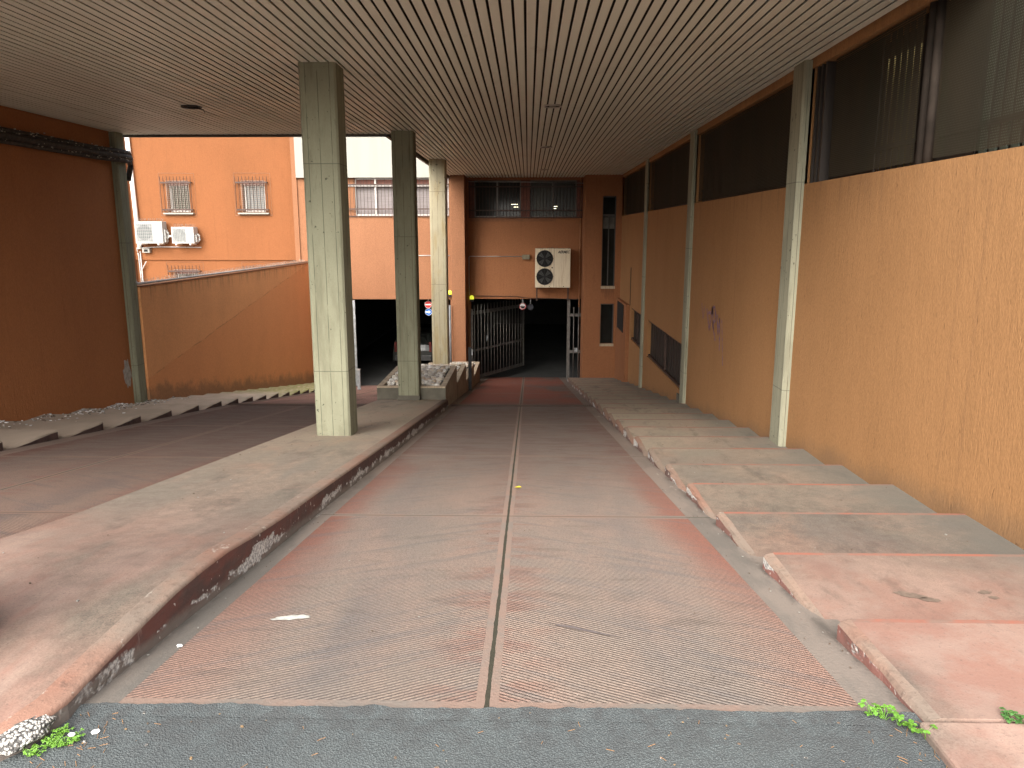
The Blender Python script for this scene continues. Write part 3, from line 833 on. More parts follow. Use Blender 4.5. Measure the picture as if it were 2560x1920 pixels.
# ------------------------------------------------------------------ left boundary wall and retaining wall
lw = MB().box(XL - .35, XL, 2.2, 14.782, -2.2, H + .1)
bw_ = lw.build('boundary_wall', m_lwall, loc=(XL, 8.4, -2))
tag(bw_, 'dark rust-orange plastered wall in shade carrying a cable bundle', 'wall')
pw = MB(); pts = []
for k in range(22):
    a = 2 * PI * k / 22; r = 1 + random.uniform(-.25, .2)
    pts.append((XL + .004, 14.60 + .15 * r * math.cos(a), -1.05 + .26 * r * math.sin(a)))
pw.face(pts).build('bare_patch', plain('bare_render', (.42, .38, .33), .95, var=.3, scale=12, bump=.5), bw_, loc=(XL, 8.4, -2))
def mk_ret():
    m = M('retaining_plaster')
    x, y, z = m.xyz()
    big = m.noise(.9, (1, 1, .8), 5, .62); st = m.noise(2.2, (4, 4, .3), 4, .6, 4.); fine = m.noise(46, (1, 1, .6), 3, .7)
    c = m.mix(big.smooth(.35, .7) * .6, (.74, .35, .15), (.60, .285, .125))
    line = z - (-1.25 + (y - 15.1) * .155) + (m.noise(1.2, (1, 1, 1), 3) - .5) * .10      # darker lower render coat
    c = m.mix(line.lt(0.) * .45, c, (.62, .235, .09))
    c = m.mix(line.abs().lt(.014) * m.noise(4, (1, 1, 1), 3).smooth(.4, .6) * .35, c, (.12, .07, .04))
    hb = z + (y - 15.) * .16 + 1.67
    c = m.mix((1. - (hb + (m.noise(2.2, (1, 1, 1), 5, .7, 6.) - .5) * .9).smooth(.05, .42)) * .7, c, (.10, .085, .06))
    c = m.mix(z.smooth(.15, .6) * st.smooth(.45, .7) * .6, c, (.16, .10, .055))
    c = m.mix(.2, c, m.mix(fine.smooth(.3, .7), (.3, .12, .05), (.8, .38, .15)))
    return m.done(c, .93, m.bump(fine + line.gt(0.) * .6, .5, .012), spec=.25)
rw = MB().box(-7.98, -7.66, 15.092, YB - .002, -5.0, .585)
rwo = rw.build('retaining_wall', mk_ret())
tag(rwo, 'low orange retaining wall with stained foot beside the far ramp', 'wall')
MB().box(-8.0, -7.645, 15.094, YB - .004, .586, .612).build('coping', m_block, rwo)
pc = MB()
yy = 15.15
path = [(-7.70, 15.04, .70), (-7.70, 15.10, .655), (-7.70, 20, .65), (-7.70, YB - .05, .645)]
pc.tube(path, .024, 8)
tag(pc.build('conduit', m_pvc, smooth=True, loc=(-7.7, 21, .65)), 'grey conduit pipe lying along the top of the retaining wall', 'pipe')
sp = MB(); y = 15.2
while y < YB - .1:
    for s_ in (-1, 1):
        sp.tube([(-7.80, y, .612), (-7.80 + s_ * .05 + random.uniform(-.02, .02), y + random.uniform(-.04, .04), .72 + random.uniform(-.02, .02))], .003, 4)
    sp.tube([(-7.80, y + .05, .612), (-7.80, y + .05 + random.uniform(-.03, .03), .74)], .003, 4)
    y += .11
tag(sp.build('bird_spikes', m_wire, loc=(-7.8, 21, .61)), 'row of thin bird spikes on top of the retaining wall', 'bird spikes')

# cable bundle on the left wall
cb = thing('cable_bundle', (XL + .1, 11, 3.05), 'dirty bundle of pipes and cables fixed high on the dark wall', 'pipes')
for k, (dx, dz, r, ex) in enumerate([(.07, 3.13, .048, .03), (.12, 3.05, .052, .05), (.06, 2.98, .045, .0)]):
    q = MB().tube([(XL + dx, 4.0, dz), (XL + dx, 8, dz - .02), (XL + dx, 11.5, dz), (XL + dx, 14.2, dz), (XL + .17 + dx * .4, 14.70, dz), (XL + .17 + dx * .4, 15.06, dz)] + ([(XL + .17, 15.16, dz - .02), (XL + .15, 15.19, dz - .15), (XL + .10, 15.15, dz - .42)] if k == 1 else [(XL + .17, 15.13, dz - .04)]), r, 8)
    q.build('pipe', plain('grimy_pipe_%d' % k, (.055, .042, .035), .75, var=.6, scale=14), cb, smooth=True)
cr = MB()
for k in range(520):
    y = random.uniform(8, 15.0); x = XL + random.uniform(.03, .15) + (.15 if y > 14.7 else (max(0, y - 14.2) * .3)); z = 3.06 + random.uniform(-.11, .13); s_ = random.uniform(.006, .017)
    cr.box(x, x + s_, y, y + s_ * 1.5, z, z + s_)
cr.build('droppings', plain('pale_crust', (.5, .46, .38), .9), cb)['kind'] = 'stuff'

# ------------------------------------------------------------------ back building with the garage
bb = thing('garage_building', (0, YB, -3.6), 'orange back building with two dark garage entrances and barred windows', 'building')
HOLES = [(-2.0, 1.93, -3.95, -.64), (-6.32, -2.72, -4.2, -.66), (-2.04, 1.90, 2.17, 3.40), (-6.38, -2.72, 2.22, 3.48)]
wl = MB(); wl.cur = 0
wl.wall('y', YB, -7.93, -2.3, -4.6, 3.48, [h for h in HOLES if h[1] < -2.3], .22)
wl.cur = 1
wl.wall('y', YB, -2.3, XR + .1, -4.6, H + .2, [h for h in HOLES if h[1] > -2.3], .22)
wl.build('wall', [m_block, m_rwall_far], bb, weld=True)
bd = MB().box(-7.93, -2.1, YB - .14, YB + .3, 3.482, 5.4); bd.build('white_band', m_band, bb)
bd = MB()
for x in (-6.17,): bd.box(x - .008, x + .008, YB - .1425, YB - .141, 3.49, 5.38)
bd.build('panel_joint', m_grey, bb)
MB().box(-2.09, XR + 4, YB + .02, YB + 6, H + .56, 5.4).build('upper_floor', m_band, bb)
MB().box(-8.1, -7.935, YB - .05, YB + 1.2, -4.6, 5.3).build('end_wall', m_block, bb)
MB().box(-2.56, -2.10, YP, YB - .003, -4.3, H + .1).build('pier', m_block, bb, bevel=.01)
# wide right pier with two slit windows
pr = MB(); pr.wall('y', YP, 1.87, XR + .05, -4.2, H + .1, [(2.45, 2.90, -.11, 2.82), (2.45, 2.90, -2.05, -.70)], .14)
pr.face([(1.87, YP, -4.2), (1.87, YB, -4.2), (1.87, YB, H + .1), (1.87, YP, H + .1)])
pr.build('pier', m_rwall_far, bb)
for (c, d) in ((-.11, 2.82), (-2.05, -.70)):
    wn = MB().box(2.45, 2.90, YP + .14, YP + .16, c, d).build('slit_window', m_glass, bb)
    f = MB().box(2.452, 2.48, YP + .09, YP + .138, c + .002, d - .002).box(2.87, 2.898, YP + .09, YP + .138, c + .002, d - .002).box(2.48, 2.87, YP + .09, YP + .138, d - .04, d - .002)
    if d > 0: f.box(2.48, 2.87, YP + .08, YP + .138, d - .66, d - .58).box(2.66, 2.69, YP + .09, YP + .138, c + .002, d - .66)
    f.build('frame', plain('dark_frame', (.05, .045, .04), .5), wn)
    MB().box(2.44, 2.91, YP - .03, YP - .002, c - .09, c - .001).build('sill', m_planter, wn)
    if d > 0: MB().box(2.49, 2.86, YP + .13, YP + .139, d - 1.05, d - .68).build('blind', plain('pale_blind', (.12, .12, .10), .6), wn)
# drip stains under the upper slit
ds = MB()
for k in range(16):
    x = 2.47 + k * .026 + random.uniform(-.01, .01); L = random.uniform(.08, .42)
    ds.face([(x, YP - .004, -.205), (x + .009, YP - .004, -.205), (x + .006, YP - .004, -.205 - L), (x + .003, YP - .004, -.205 - L)])
ds.build('drip_stains', plain('rust_stain', (.11, .05, .025), .9), bb)
# barred window of the recess: glass, brown pier, aluminium mullions, outer grille
def barred(x0, x1, z0, z1, name, panes, piers, bar_step, mull):
    wn = bpy.data.objects.new(name, None); COL.objects.link(wn); wn.parent = bb; wn.location = Vector(((x0 + x1) / 2, YB, z0)) - bb.location
    for (a, b_, mt) in panes: MB().box(a, b_, YB + .20, YB + .215, z0, z1).build('pane', mt, wn)
    for a, b_, mt in piers: MB().box(a, b_, YB + .05, YB + .198, z0 + .001, z1 - .001).build('window_pier', [m_rust, m_block][mt], wn)
    f = MB()
    for a, b_, _ in panes:
        f.box(a, a + .028, YB + .12, YB + .199, z0 + .002, z1 - .002).box(b_ - .035, b_, YB + .12, YB + .199, z0 + .002, z1 - .002)
        f.box(a + .035, b_ - .035, YB + .12, YB + .199, z1 - .04, z1 - .002).box(a + .035, b_ - .035, YB + .12, YB + .199, z0 + .002, z0 + .04)
    for mx, mw in mull: f.box(mx - mw, mx + mw, YB + .10, YB + .198, z0 + .04, z1 - .04)
    f.build('frame', m_alu if x1 < -2.3 else plain('dull_frame', (.16, .15, .135), .5), wn)
    gr = MB(); x = x0 + .03
    while x < x1:
        gr.tube([(x, YB - .05, z0 - .03), (x, YB - .05, z1 - .05)], .0075, 5); x += bar_step
    for z in (z0 + .22, z1 - .22): gr.box(x0, x1, YB - .062, YB - .038, z - .02, z + .02)
    gr.box(x0, x1, YB - .06, YB - .04, z0 - .035, z0 - .005)
    gr.build('grille', m_iron, wn)
    return wn
w1 = barred(-2.04, 1.90, 2.17, 3.40, 'barred_window', [(-1.85, -.25, m_glass), (.07, 1.66, m_glass_g)], [(-2.04, -1.85, 0), (-.25, .07, 0), (1.66, 1.90, 0)], .115, [(-1.06, .03), (.86, .028)])
# rail fixed in front of the glass; glowing strips painted as striplight reflections
MB().tube([(-2.05, YB - .07, 3.345), (-.1, YB - .07, 3.335), (1.92, YB - .07, 3.29)], .014, 6).build('cable_rail', m_galv, w1, smooth=True)
m_glint = plain('glint_glow', (.9, .85, .6), .5, emit=(1., .9, .6), estr=1.6)
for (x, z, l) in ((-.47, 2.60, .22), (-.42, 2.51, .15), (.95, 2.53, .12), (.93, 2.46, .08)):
    MB().box(x - l / 2, x + l / 2, YB + .194, YB + .199, z - .007, z + .007).build('striplight_glint', m_glint, w1)
w2 = barred(-6.38, -2.72, 2.22, 3.48, 'barred_window', [(-5.97, -4.55, m_blind), (-4.5, -3.3, m_blind), (-3.25, -2.74, m_blind)], [(-6.38, -5.97, 1)], .12, [(-5.27, .035), (-4.0, .02)])
MB().box(-6.38, -2.72, YB - .01, YB + .12, 3.20, 3.26).build('transom', m_alu, w2)
MB().box(-5.97, -2.74, YB + .186, YB + .199, 3.26, 3.47).build('dark_toplight', m_rust, w2)
# stain patch under the window
MB().box(-2.0, .95, YB - .006, YB - .002, 2.02, 2.135).build('patched_strip', plain('dark_patch', (.24, .10, .045), .9, var=.2), bb)
# garage interior
gi = MB()
gx0, gx1, gy1, gz0, gz1 = -7.92, 4.2, 47., -4.6, -.45
gi.face([(gx0, YB + .23, gz1), (gx1, YB + .23, gz1), (gx1, gy1, gz1), (gx0, gy1, gz1)])
gi.face([(gx0, gy1, gz0), (gx1, gy1, gz0), (gx1, gy1, gz1), (gx0, gy1, gz1)])
gi.face([(gx0, YB + .23, gz0), (gx0, gy1, gz0), (gx0, gy1, gz1), (gx0, YB + .23, gz1)])
gi.face([(gx1, YB + .23, gz0), (gx1, gy1, gz0), (gx1, gy1, gz1), (gx1, YB + .23, gz1)])
gi.face([(gx0, YB + .23, 2.0), (gx1, YB + .23, 2.0), (gx1, YB + .23, gz1), (gx0, YB + .23, gz1)])
gi.box(-2.4, -2.1, YB + .24, YB + 12, -4.4, gz1)
gi.build('garage_interior', m_garage, bb)
fl_ = MB().face([(-7.9, YB + .3, zl(YB + .5) - .002), (-2.38, YB + .3, zl(YB + .5) - .002), (-2.38, 47, -3.85), (-7.9, 47, -3.85)])
fl_.face([(-2.1, 28.9, zr(28.9) - .004), (4.2, 28.9, zr(28.9) - .004), (4.2, 47, -3.85), (-2.1, 47, -3.85)])
tag(fl_.build('garage_floor', m_garage), 'dark concrete floor inside the garage', 'floor', kind='structure')

# ------------------------------------------------------------------ far orange facade on the left
YF = 27.9
fb = thing('orange_facade_building', (-14, YF, -2), 'bright orange building in daylight across the courtyard with barred windows', 'building')
fw = [(-12.80, -12.07, 2.38, 3.44), (-10.12, -9.36, 2.38, 3.44), (-12.80, -12.0, -.95, .33), (-10.05, -9.3, -.95, .33)]
f = MB().wall('y', YF, -22, -7.6, .67, 5.6, fw[:2], .20)
f.wall('y', YF + .06, -22, -7.6, -3.5, .67, fw[2:], .20)
f.face([(-22, YF, .67), (-7.6, YF, .67), (-7.6, YF + .06, .67), (-22, YF + .06, .67)])
f.build('wall', m_facade, fb)
MB().box(-14.35, -14.22, YF - .10, YF - .002, -2.5, 5.5).build('corner_pilaster', m_block, fb)
MB().box(-22, -14.36, YF - .30, YF - .002, -2.5, 5.45).build('return_wall', m_block, fb)
def facade_window(i, x0, x1, z0, z1, at):
    wn = bpy.data.objects.new('window', None); COL.objects.link(wn); wn.parent = fb; wn.location = Vector(((x0 + x1) / 2, at, z0)) - fb.location
    MB().box(x0, x1, at + .18, at + .195, z0, z1).build('pane', m_curtain if i % 2 else m_glass_g, wn)
    f = MB().box(x0, x0 + .05, at + .12, at + .178, z0, z1).box(x1 - .05, x1, at + .12, at + .178, z0, z1).box(x0 + .05, x1 - .05, at + .12, at + .178, z1 - .05, z1).box(x0 + .05, x1 - .05, at + .12, at + .178, z0, z0 + .06)
    f.build('frame', m_white, wn)
    MB().box(x0 + .001, x1 - .001, at + .02, at + .119, z1 - .16, z1 - .002).build('shutter_box', m_rust, wn)
    xs0, xs1 = x0 - .23, x1 + .13
    MB().box(xs0 + .03, xs1 + .02, at - .14, at - .002, z0 - .095, z0 - .045).build('sill', m_band, wn)
    g_ = MB(); nb = 10
    for k in range(nb):
        x = xs0 + (xs1 - xs0) * k / (nb - 1)
        g_.tube([(x, at - .12, z0 - .03), (x, at - .12, z1 + .12), (x, at - .12, z1 + .17)], [.010, .010, .002], 5)
    for z in (z0 + .06, z1 - .06): g_.box(xs0, xs1, at - .132, at - .108, z - .028, z + .028)
    for x in (xs0, xs1):
        for z in (z0 + .06, z1 - .06): g_.box(x - .012, x + .012, at - .107, at - .002, z - .012, z + .012)
    g_.build('grille', m_iron, wn)
    nt = MB()
    for k in range(14):
        x = x0 - .04 + (x1 - x0 + .08) * k / 13
        nt.box(x - .004, x + .004, at - .09, at - .084, z0 - .03, z1)
    for k in range(17):
        z = z0 - .03 + (z1 - z0 + .03) * k / 16
        nt.box(x0 - .04, x1 + .04, at - .083, at - .077, z - .004, z + .004)
    a0, a1, c0, c1 = xs0 - .08, xs1 + .10, z0 - .14, z1 + .27
    nt.tube([(a0, at - .03, c0), (a0, at - .03, c1), (a1, at - .03, c1 - .01), (a1, at - .03, c0), (a0, at - .03, c0)], .004, 4)
    nt.build('netting', m_wire, wn)
for i, (a, b_, c, d) in enumerate(fw): facade_window(i, a, b_, c, d, YF if i < 2 else YF + .06)

# white downpipe and conduits on the facade
q = MB().tube([(-14.08, YF - .10, 5.5), (-13.98, YF - .10, 1.06)], .075, 12)
tag(q.build('downpipe', m_white, smooth=True, loc=(-14, YF, 1)), 'white round downpipe running down the orange facade behind the large unit', 'pipe')
q = MB().tube([(-14.08, YF - .06, .92), (-14.06, YF - .06, .85), (-14.02, YF - .06, -1.5)], .022, 6).tube([(-13.99, YF - .06, .98), (-13.98, YF - .06, -1.5)], .02, 6)
q.tube([(-14.10, YF - .07, 1.10), (-13.2, YF - .07, 1.14), (-11.75, YF - .07, 1.12)], .018, 6).tube([(-14.10, YF - .07, 1.10), (-14.08, YF - .06, .92)], .018, 6)
q.tube([(-13.80, YF - .06, .62), (-14.0, YF - .06, .30)], .018, 6)
tag(q.build('conduit', m_pvc, smooth=True, loc=(-14, YF, 0)), 'thin grey conduits running under the two white units', 'pipe')
jb = MB().box(-13.87, -13.60, YF - .16, YF - .002, .93, 1.09)
o = tag(jb.build('junction_box', m_grey, loc=(-13.7, YF, 1), bevel=.01), 'small grey electric box on the facade below the large white unit', 'junction box')
MB().box(-13.80, -13.67, YF - .165, YF - .161, .97, 1.05).build('cover', m_dark, o, loc=(-13.7, YF, 1))

# ------------------------------------------------------------------ air-conditioning units
def fan(parent, cx, cz, y, r, spokes, mesh=True, ringmat=None):
    MB().disc((cx, y - .004, cz), r, 'y', .003, 32).build('fan_opening', m_dark, parent)
    bl = MB()
    for k in range(4):
        a = k * PI / 2 + .4
        p = [(cx + r * .18 * math.cos(a), cz + r * .18 * math.sin(a)), (cx + r * .88 * math.cos(a + .1), cz + r * .88 * math.sin(a + .1)), (cx + r * .88 * math.cos(a + .75), cz + r * .88 * math.sin(a + .75)), (cx + r * .18 * math.cos(a + .8), cz + r * .18 * math.sin(a + .8))]
        bl.face([(u, y - .006, v) for u, v in p])
    bl.build('fan_blades', plain('fan_grey', (.06, .06, .055), .5), parent)
    g_ = MB().ring((cx, y - .012, cz), r, .014, 'y', 32, 6)
    for k in range(spokes):
        a = PI * k / spokes * 2 + PI / 2
        g_.tube([(cx + .03 * math.cos(a), y - .016, cz + .03 * math.sin(a)), (cx + (r * 1.13) * math.cos(a), y - .014, cz + (r * 1.13) * math.sin(a))], .006, 4)
    for rr_ in (.2, .4, .6, .8): g_.ring((cx, y - .014, cz), r * rr_, .003, 'y', 28, 4)
    g_.disc((cx, y - .02, cz), r * .13, 'y', .008, 14)
    g_.build('fan_guard', ringmat or m_black, parent)
m_beige = M('weathered_beige_enamel')
x_, y_, z_ = m_beige.xyz()
st_ = m_beige.noise(2.6, (6, 6, .5), 4, .6); sp_ = m_beige.noise(22, (1, 1, 1), 2, .6, 3.)
c_ = m_beige.mix(st_.smooth(.48, .7) * .6, (.66, .57, .41), (.42, .30, .18))
m_beige.done(m_beige.mix(sp_.smooth(.68, .72) * .7, c_, (.14, .08, .05)), .5)
m_beige = m_beige.mat
ac = thing('air_conditioner', (.85, YB, -.21), 'weathered beige two-fan condenser unit on legs above the barred gate', 'air conditioner')
YA = 26.5
MB().box(.25, 1.45, YA, YB - .06, -.21, 1.11).build('casing', m_beige, ac, bevel=.012)
MB().box(.885, .899, YA - .004, YA - .001, -.19, 1.09).build('panel_seam', plain('rusty_seam', (.24, .15, .09), .7), ac)
fan(ac, .575, .775, YA, .27, 8); fan(ac, .575, .165, YA, .27, 8)
text_mesh('lettering', 'AERMEC', .125, m_black, ac, Vector((1.02, YA - .003, .955)) - ac.location, Matrix.Rotation(PI / 2, 3, 'X'), .001, .25, .84, .004)
for x in (.29, 1.36):
    lg = MB().box(x, x + .045, YA + .03, YA + .075, -.66, -.212).box(x, x + .045, YA + .0755, YB - .004, -.66, -.615).box(x, x + .045, YA + .0755, YB - .004, -.262, -.2125)
    lg.build('bracket', m_iron, ac)
for (x, z, r) in ((.83, .47, .024), (.735, -.17, .016), (1.22, -.17, .016), (.77, .40, .012), (.77, .34, .012)): MB().disc((x, YA - .003, z), r, 'y', .002, 12).build('screw_hole', m_dark, ac)
tw = MB()
for k in range(26):
    x = random.uniform(.3, 1.4); tw.tube([(x, YA + random.uniform(.05, .3), 1.112), (x + random.uniform(-.09, .09), YA + random.uniform(.02, .3), 1.115 + random.uniform(.0, .07))], .005, 4)
tag(tw.build('twigs', plain('dry_twigs', (.16, .11, .07), .9), loc=(.85, YA + .2, 1.112)), 'scraps of dry nest twigs on top of the beige condenser', 'twigs', kind='stuff')

m_acw = plain('ac_enamel', (.36, .36, .34), .45, var=.08, scale=3)
def white_ac(x0, x1, z0, z1, label, big):
    r = thing('air_conditioner', ((x0 + x1) / 2, YF, z0), label, 'air conditioner')
    ya = YF - .46
    MB().box(x0, x1, ya, YF - .10, z0 + .07, z1).build('casing', m_acw, r, bevel=.015)
    W = x1 - x0; cx = x0 + W * .345; cz = (z0 + .07 + z1) / 2; rad = min(W * .27, (z1 - z0) * .40)
    MB().box(x0 + W * .05, x0 + W * .64, ya - .003, ya - .001, z0 + .13, z1 - .06).build('outlet', plain('outlet_fins', (.15, .16, .16), .5), r)
    MB().disc((cx, ya - .006, cz), rad, 'y', .0025, 32).build('fan_opening', plain('fan_shadow', (.05, .06, .06), .6), r)
    g_ = MB(); nz = 13
    for k in range(nz):
        z = z0 + .15 + (z1 - z0 - .22) * k / (nz - 1); g_.box(x0 + W * .06, x0 + W * .63, ya - .013, ya - .008, z - .005, z + .005)
    for k in range(9):
        x = x0 + W * .07 + W * .55 * k / 8; g_.box(x - .003, x + .003, ya - .0075, ya - .0065, z0 + .15, z1 - .07)
    g_.build('outlet_grille', m_acw, r)
    if big: MB().box(x0 + W * .68, x0 + W * .88, ya - .003, ya - .001, z0 + .12, z1 - .12).build('side_panel', plain('pale_panel', (.30, .295, .28), .5), r)
    text_mesh('lettering', 'FUJITSU', .055, plain('red_print', (.6, .08, .06), .5), r, Vector((x0 + W * .69, ya - .0035, z1 - .13)) - r.location, Matrix.Rotation(PI / 2, 3, 'X'), .001)
    cv = MB().box(x1 + .001, x1 + .05, ya + .10, YF - .14, z0 + .12, z1 - .28)
    cv.tube([(x1 + .04, ya + .2, cz + .05), (x1 + .10, ya + .22, cz - .02), (x1 + .10, ya + .24, cz - .16), (x1 + .03, ya + .24, cz - .22)], .03, 8)
    cv.build('pipe_cover', m_acw, r)
    for x in (x0 + W * .18, x1 - W * .18):
        MB().box(x - .02, x + .02, ya - .02, YF - .002, z0 + .02, z0 + .069).build('bracket', m_white, r)
    s_ = MB(); x = x0 + .03
    while x < x1 - .02:
        for d_ in (-.12, .0, .12): s_.tube([(x, ya + .2, z1), (x + random.uniform(-.04, .05), ya + .2 + d_, z1 + .11)], .003, 4)
        x += .07
    s_.build('bird_spikes', m_wire, r)['kind'] = 'stuff'
white_ac(-13.92, -12.93, 1.19, 2.03, 'larger white unit at the left on the bright facade', True)
white_ac(-12.62, -11.82, 1.19, 1.84, 'smaller white unit at the right, below the first barred window', False)
q = MB().tube([(-12.86, YF - .20, 1.52), (-12.66, YF - .20, 1.52)], .035, 8)
tag(q.build('pipe_duct', m_white, smooth=True, loc=(-12.8, YF, 1.5)), 'short white pipe duct joining the two white units', 'pipe')

# ------------------------------------------------------------------ small fittings on the back wall
m_jb = plain('olive_box', (.19, .165, .105), .6)
jb = thing('junction_box', (-.07, YB, .72), 'grey junction box on the shaded wall beside the beige unit', 'junction box')
MB().box(-.20, .07, YB - .12, YB - .002, .73, .89).build('box', m_jb, jb, bevel=.01)
MB().box(-.185, .055, YB - .128, YB - .121, .745, .875).build('lid', m_jb, jb)
q = MB().tube([(-.20, YB - .02, .83), (-2.03, YB - .02, .835), (-2.05, YB - .02, .80), (-2.05, YB - .02, -.50)], .012, 6)
tag(q.build('conduit', m_pvc, smooth=True, loc=(-1, YB, .8)), 'thin conduit from the junction box down to the yellow lamp', 'pipe')
q = MB().tube([(-1.93, YB - .03, -.54), (-1.2, YB - .03, -.545), (-.4, YB - .03, -.55), (.0, YB - .03, -.61), (.9, YB - .03, -.63), (1.5, YB - .03, -.65), (1.85, YB - .03, -.67), (1.88, YB - .03, -.5)], .011, 6)
tag(q.build('cable', m_black, smooth=True, loc=(0, YB, -.6)), 'sagging black cable along the lintel over the gate', 'cable')
q = MB().tube([(-2.72, YB - .02, .86), (-4.6, YB - .02, .86)], .016, 6)
tag(q.build('conduit', m_pvc, smooth=True, loc=(-3.5, YB, .86)), 'thin pale conduit running level behind the columns', 'pipe')
q = MB().tube([(1.80, YB - .03, H - .02), (1.80, YB - .03, -3.4)], .02, 6)
tag(q.build('conduit', plain('orange_pipe', (.46, .22, .10), .7), smooth=True, loc=(1.8, YB, 0)), 'orange painted pipe in the corner beside the wide pier', 'pipe')
m_yel = plain('lit_yellow_lens', (.8, .75, .05), .4, emit=(.85, .8, .08), estr=.5)
m_yel2 = plain('yellow_lens', (.75, .72, .06), .4, emit=(.8, .85, .06), estr=.3)
for (x, z, lab, mt) in ((-2.73, -.43, 'yellow warning lamp over the open garage entrance', m_yel), (-1.96, -.60, 'yellow warning lamp in the corner above the barred gate', m_yel2)):
    r = thing('warning_lamp', (x, YB, z), lab, 'lamp', 'yellow warning lamps at the garage entrances')
    MB().box(x - .06, x + .06, YB - .16, YB - .002, z - .13, z - .085).build('bracket', m_black, r)
    MB().tube([(x, YB - .10, z - .085), (x, YB - .10, z - .05)], .06, 12).build('base', m_black, r)
    MB().tube([(x, YB - .10, z - .05), (x, YB - .10, z + .04), (x, YB - .10, z + .075), (x, YB - .10, z + .09)], [.075, .075, .05, .01], 14).build('lens', mt, r, smooth=True)

def sign(x, z, y, rad, face, label, deco):
    r = thing('traffic_sign', (x, y, z), label, 'sign', 'round signs hung in the garage entrances')
    MB().disc((x, y, z), rad, 'y', .006, 32).build('plate', face, r)
    MB().box(x - .012, x + .012, y + .008, y + .02, z - rad * .5, -.46).build('hanger', m_galv, r)
    deco(r)
m_sred = plain('sign_red', (.55, .02, .02), .4, var=.05); m_sblue = plain('sign_blue', (.02, .13, .42), .4, var=.05); m_swhite = plain('sign_white', (.85, .85, .85), .4, var=.03)
sign(-3.54, -.87, 27.30, .125, m_sred, 'red no entry sign with a white bar, above the blue one', lambda r: (MB().box(-3.64, -3.44, 27.296, 27.299, -.892, -.848).build('white_bar', m_swhite, r), MB().ring((-3.54, 27.299, -.87), .121, .004, 'y', 32, 4).build('rim', m_swhite, r)))
def arrow(r):
    MB().prism([(-3.63, -1.152), (-3.53, -1.152), (-3.53, -1.19), (-3.455, -1.133), (-3.53, -1.076), (-3.53, -1.114), (-3.63, -1.114)], 'y', 27.296, 27.299).build('arrow', m_swhite, r)
    MB().ring((-3.535, 27.299, -1.133), .121, .004, 'y', 32, 4).build('rim', m_swhite, r)
sign(-3.535, -1.133, 27.31, .125, m_sblue, 'round blue sign with a white arrow pointing to the right', arrow)
def halfs(r):
    MB().prism([(-.18 + .085 * math.cos(a), -.94 + .085 * math.sin(a)) for a in [PI + k * PI / 14 for k in range(15)]], 'y', 27.494, 27.497).build('dark_half', m_black, r)
    MB().ring((-.18, 27.496, -.94), .112, .011, 'y', 32, 4).build('rim', m_sred, r)
sign(-.18, -.94, 27.5, .125, m_swhite, 'round white sign with red rim and dark lower half behind the gate bars', halfs)
sign(.10, -.97, 27.5, .12, plain('dark_blue_sign', (.008, .01, .02), .5), 'round dark sign beside the white one in the gateway', lambda r: MB().ring((.10, 27.498, -.97), .115, .004, 'y', 32, 4).build('rim', m_black, r))

# ------------------------------------------------------------------ gates
gl = thing('barred_gate', (-1.92, 27.0, -3.5), 'grey barred gate leaf swung open into the dark garage', 'gate')
p0, p1 = Vector((-1.92, 27.0)), Vector((-.16, 30.0)); L = (p1 - p0).length; nb = 17
zb, zt = -3.52, -.86
def gp_(t): return p0 + (p1 - p0) * t
st = MB()
def bar2(mb, t0, t1, z0, z1, th=.03):
    a, b_ = gp_(t0), gp_(t1); nrm = Vector((-(b_ - a).y, (b_ - a).x)).normalized() * th / 2
    mb.prism([(a.x + nrm.x, a.y + nrm.y), (b_.x + nrm.x, b_.y + nrm.y), (b_.x - nrm.x, b_.y - nrm.y), (a.x - nrm.x, a.y - nrm.y)], 'z', z0, z1)
fr_ = MB(); bar2(fr_, 0, 1, zb, zb + .12); bar2(fr_, 0, 1, -2.52, -2.44); bar2(fr_, 0, 1, -1.20, -1.08); bar2(fr_, .985, 1.0, zb + .12, -1.2, .05)
fr_.build('rails', m_gate, gl)
for k in range(nb):
    t = .01 + k * .98 / (nb - 1)
    b2 = MB(); q = gp_(t); d = (p1 - p0).normalized(); nn = Vector((d.y, -d.x)) * .032
    b2.tube([(q.x + nn.x, q.y + nn.y, zb + .02), (q.x + nn.x, q.y + nn.y, zt)], .017, 6)
    b2.build('bar', m_gate, gl, smooth=True)
MB().box(-2.0, -1.93, 26.9, 26.985, -3.6, -1.0).build('hinge_post', m_gate, gl)
gf = thing('fixed_gate_panel', (1.65, 27.0, -3.55), 'narrow fixed barred panel with a flat post beside the wide pier', 'gate')
MB().box(1.385, 1.49, 26.97, 27.03, -3.62, -.66).build('post', m_gate, gf)
ra = MB()
for z in (-1.20, -2.50, -3.5): ra.box(1.4902, 1.925, 26.985, 27.02, z - .05, z + .05)
ra.build('rails', m_gate, gf)
for x in (1.62, 1.79): MB().tube([(x, 26.965, -3.5), (x, 26.965, -.92)], .018, 6).build('bar', m_gate, gf, smooth=True)
MB().box(1.66, 1.76, 26.93, 26.984, -2.50, -2.36).build('lock', m_galv, gf)
sg = thing('sheet_gate', (-6.2, 27.0, -3.75), 'pale galvanised sheet gate leaf standing open at the left of the garage entrance', 'gate')
MB().box(-6.31, -6.07, 26.90, 26.94, -3.72, -1.27).build('sheet', m_galv, sg)
MB().box(-6.20, -6.06, 26.84, 26.898, -3.78, -.68).build('post', m_galv, sg)
MB().box(-6.38, -6.202, 26.86, 26.899, -1.26, -1.14).build('top_rail', m_galv, sg)
MB().tube([(-6.30, 26.88, -1.14), (-6.30, 26.88, -.95)], .02, 6).build('bar', m_galv, sg)
MB().box(-6.24, -6.215, 26.85, 26.899, -2.66, -2.42).build('lock', m_black, sg)
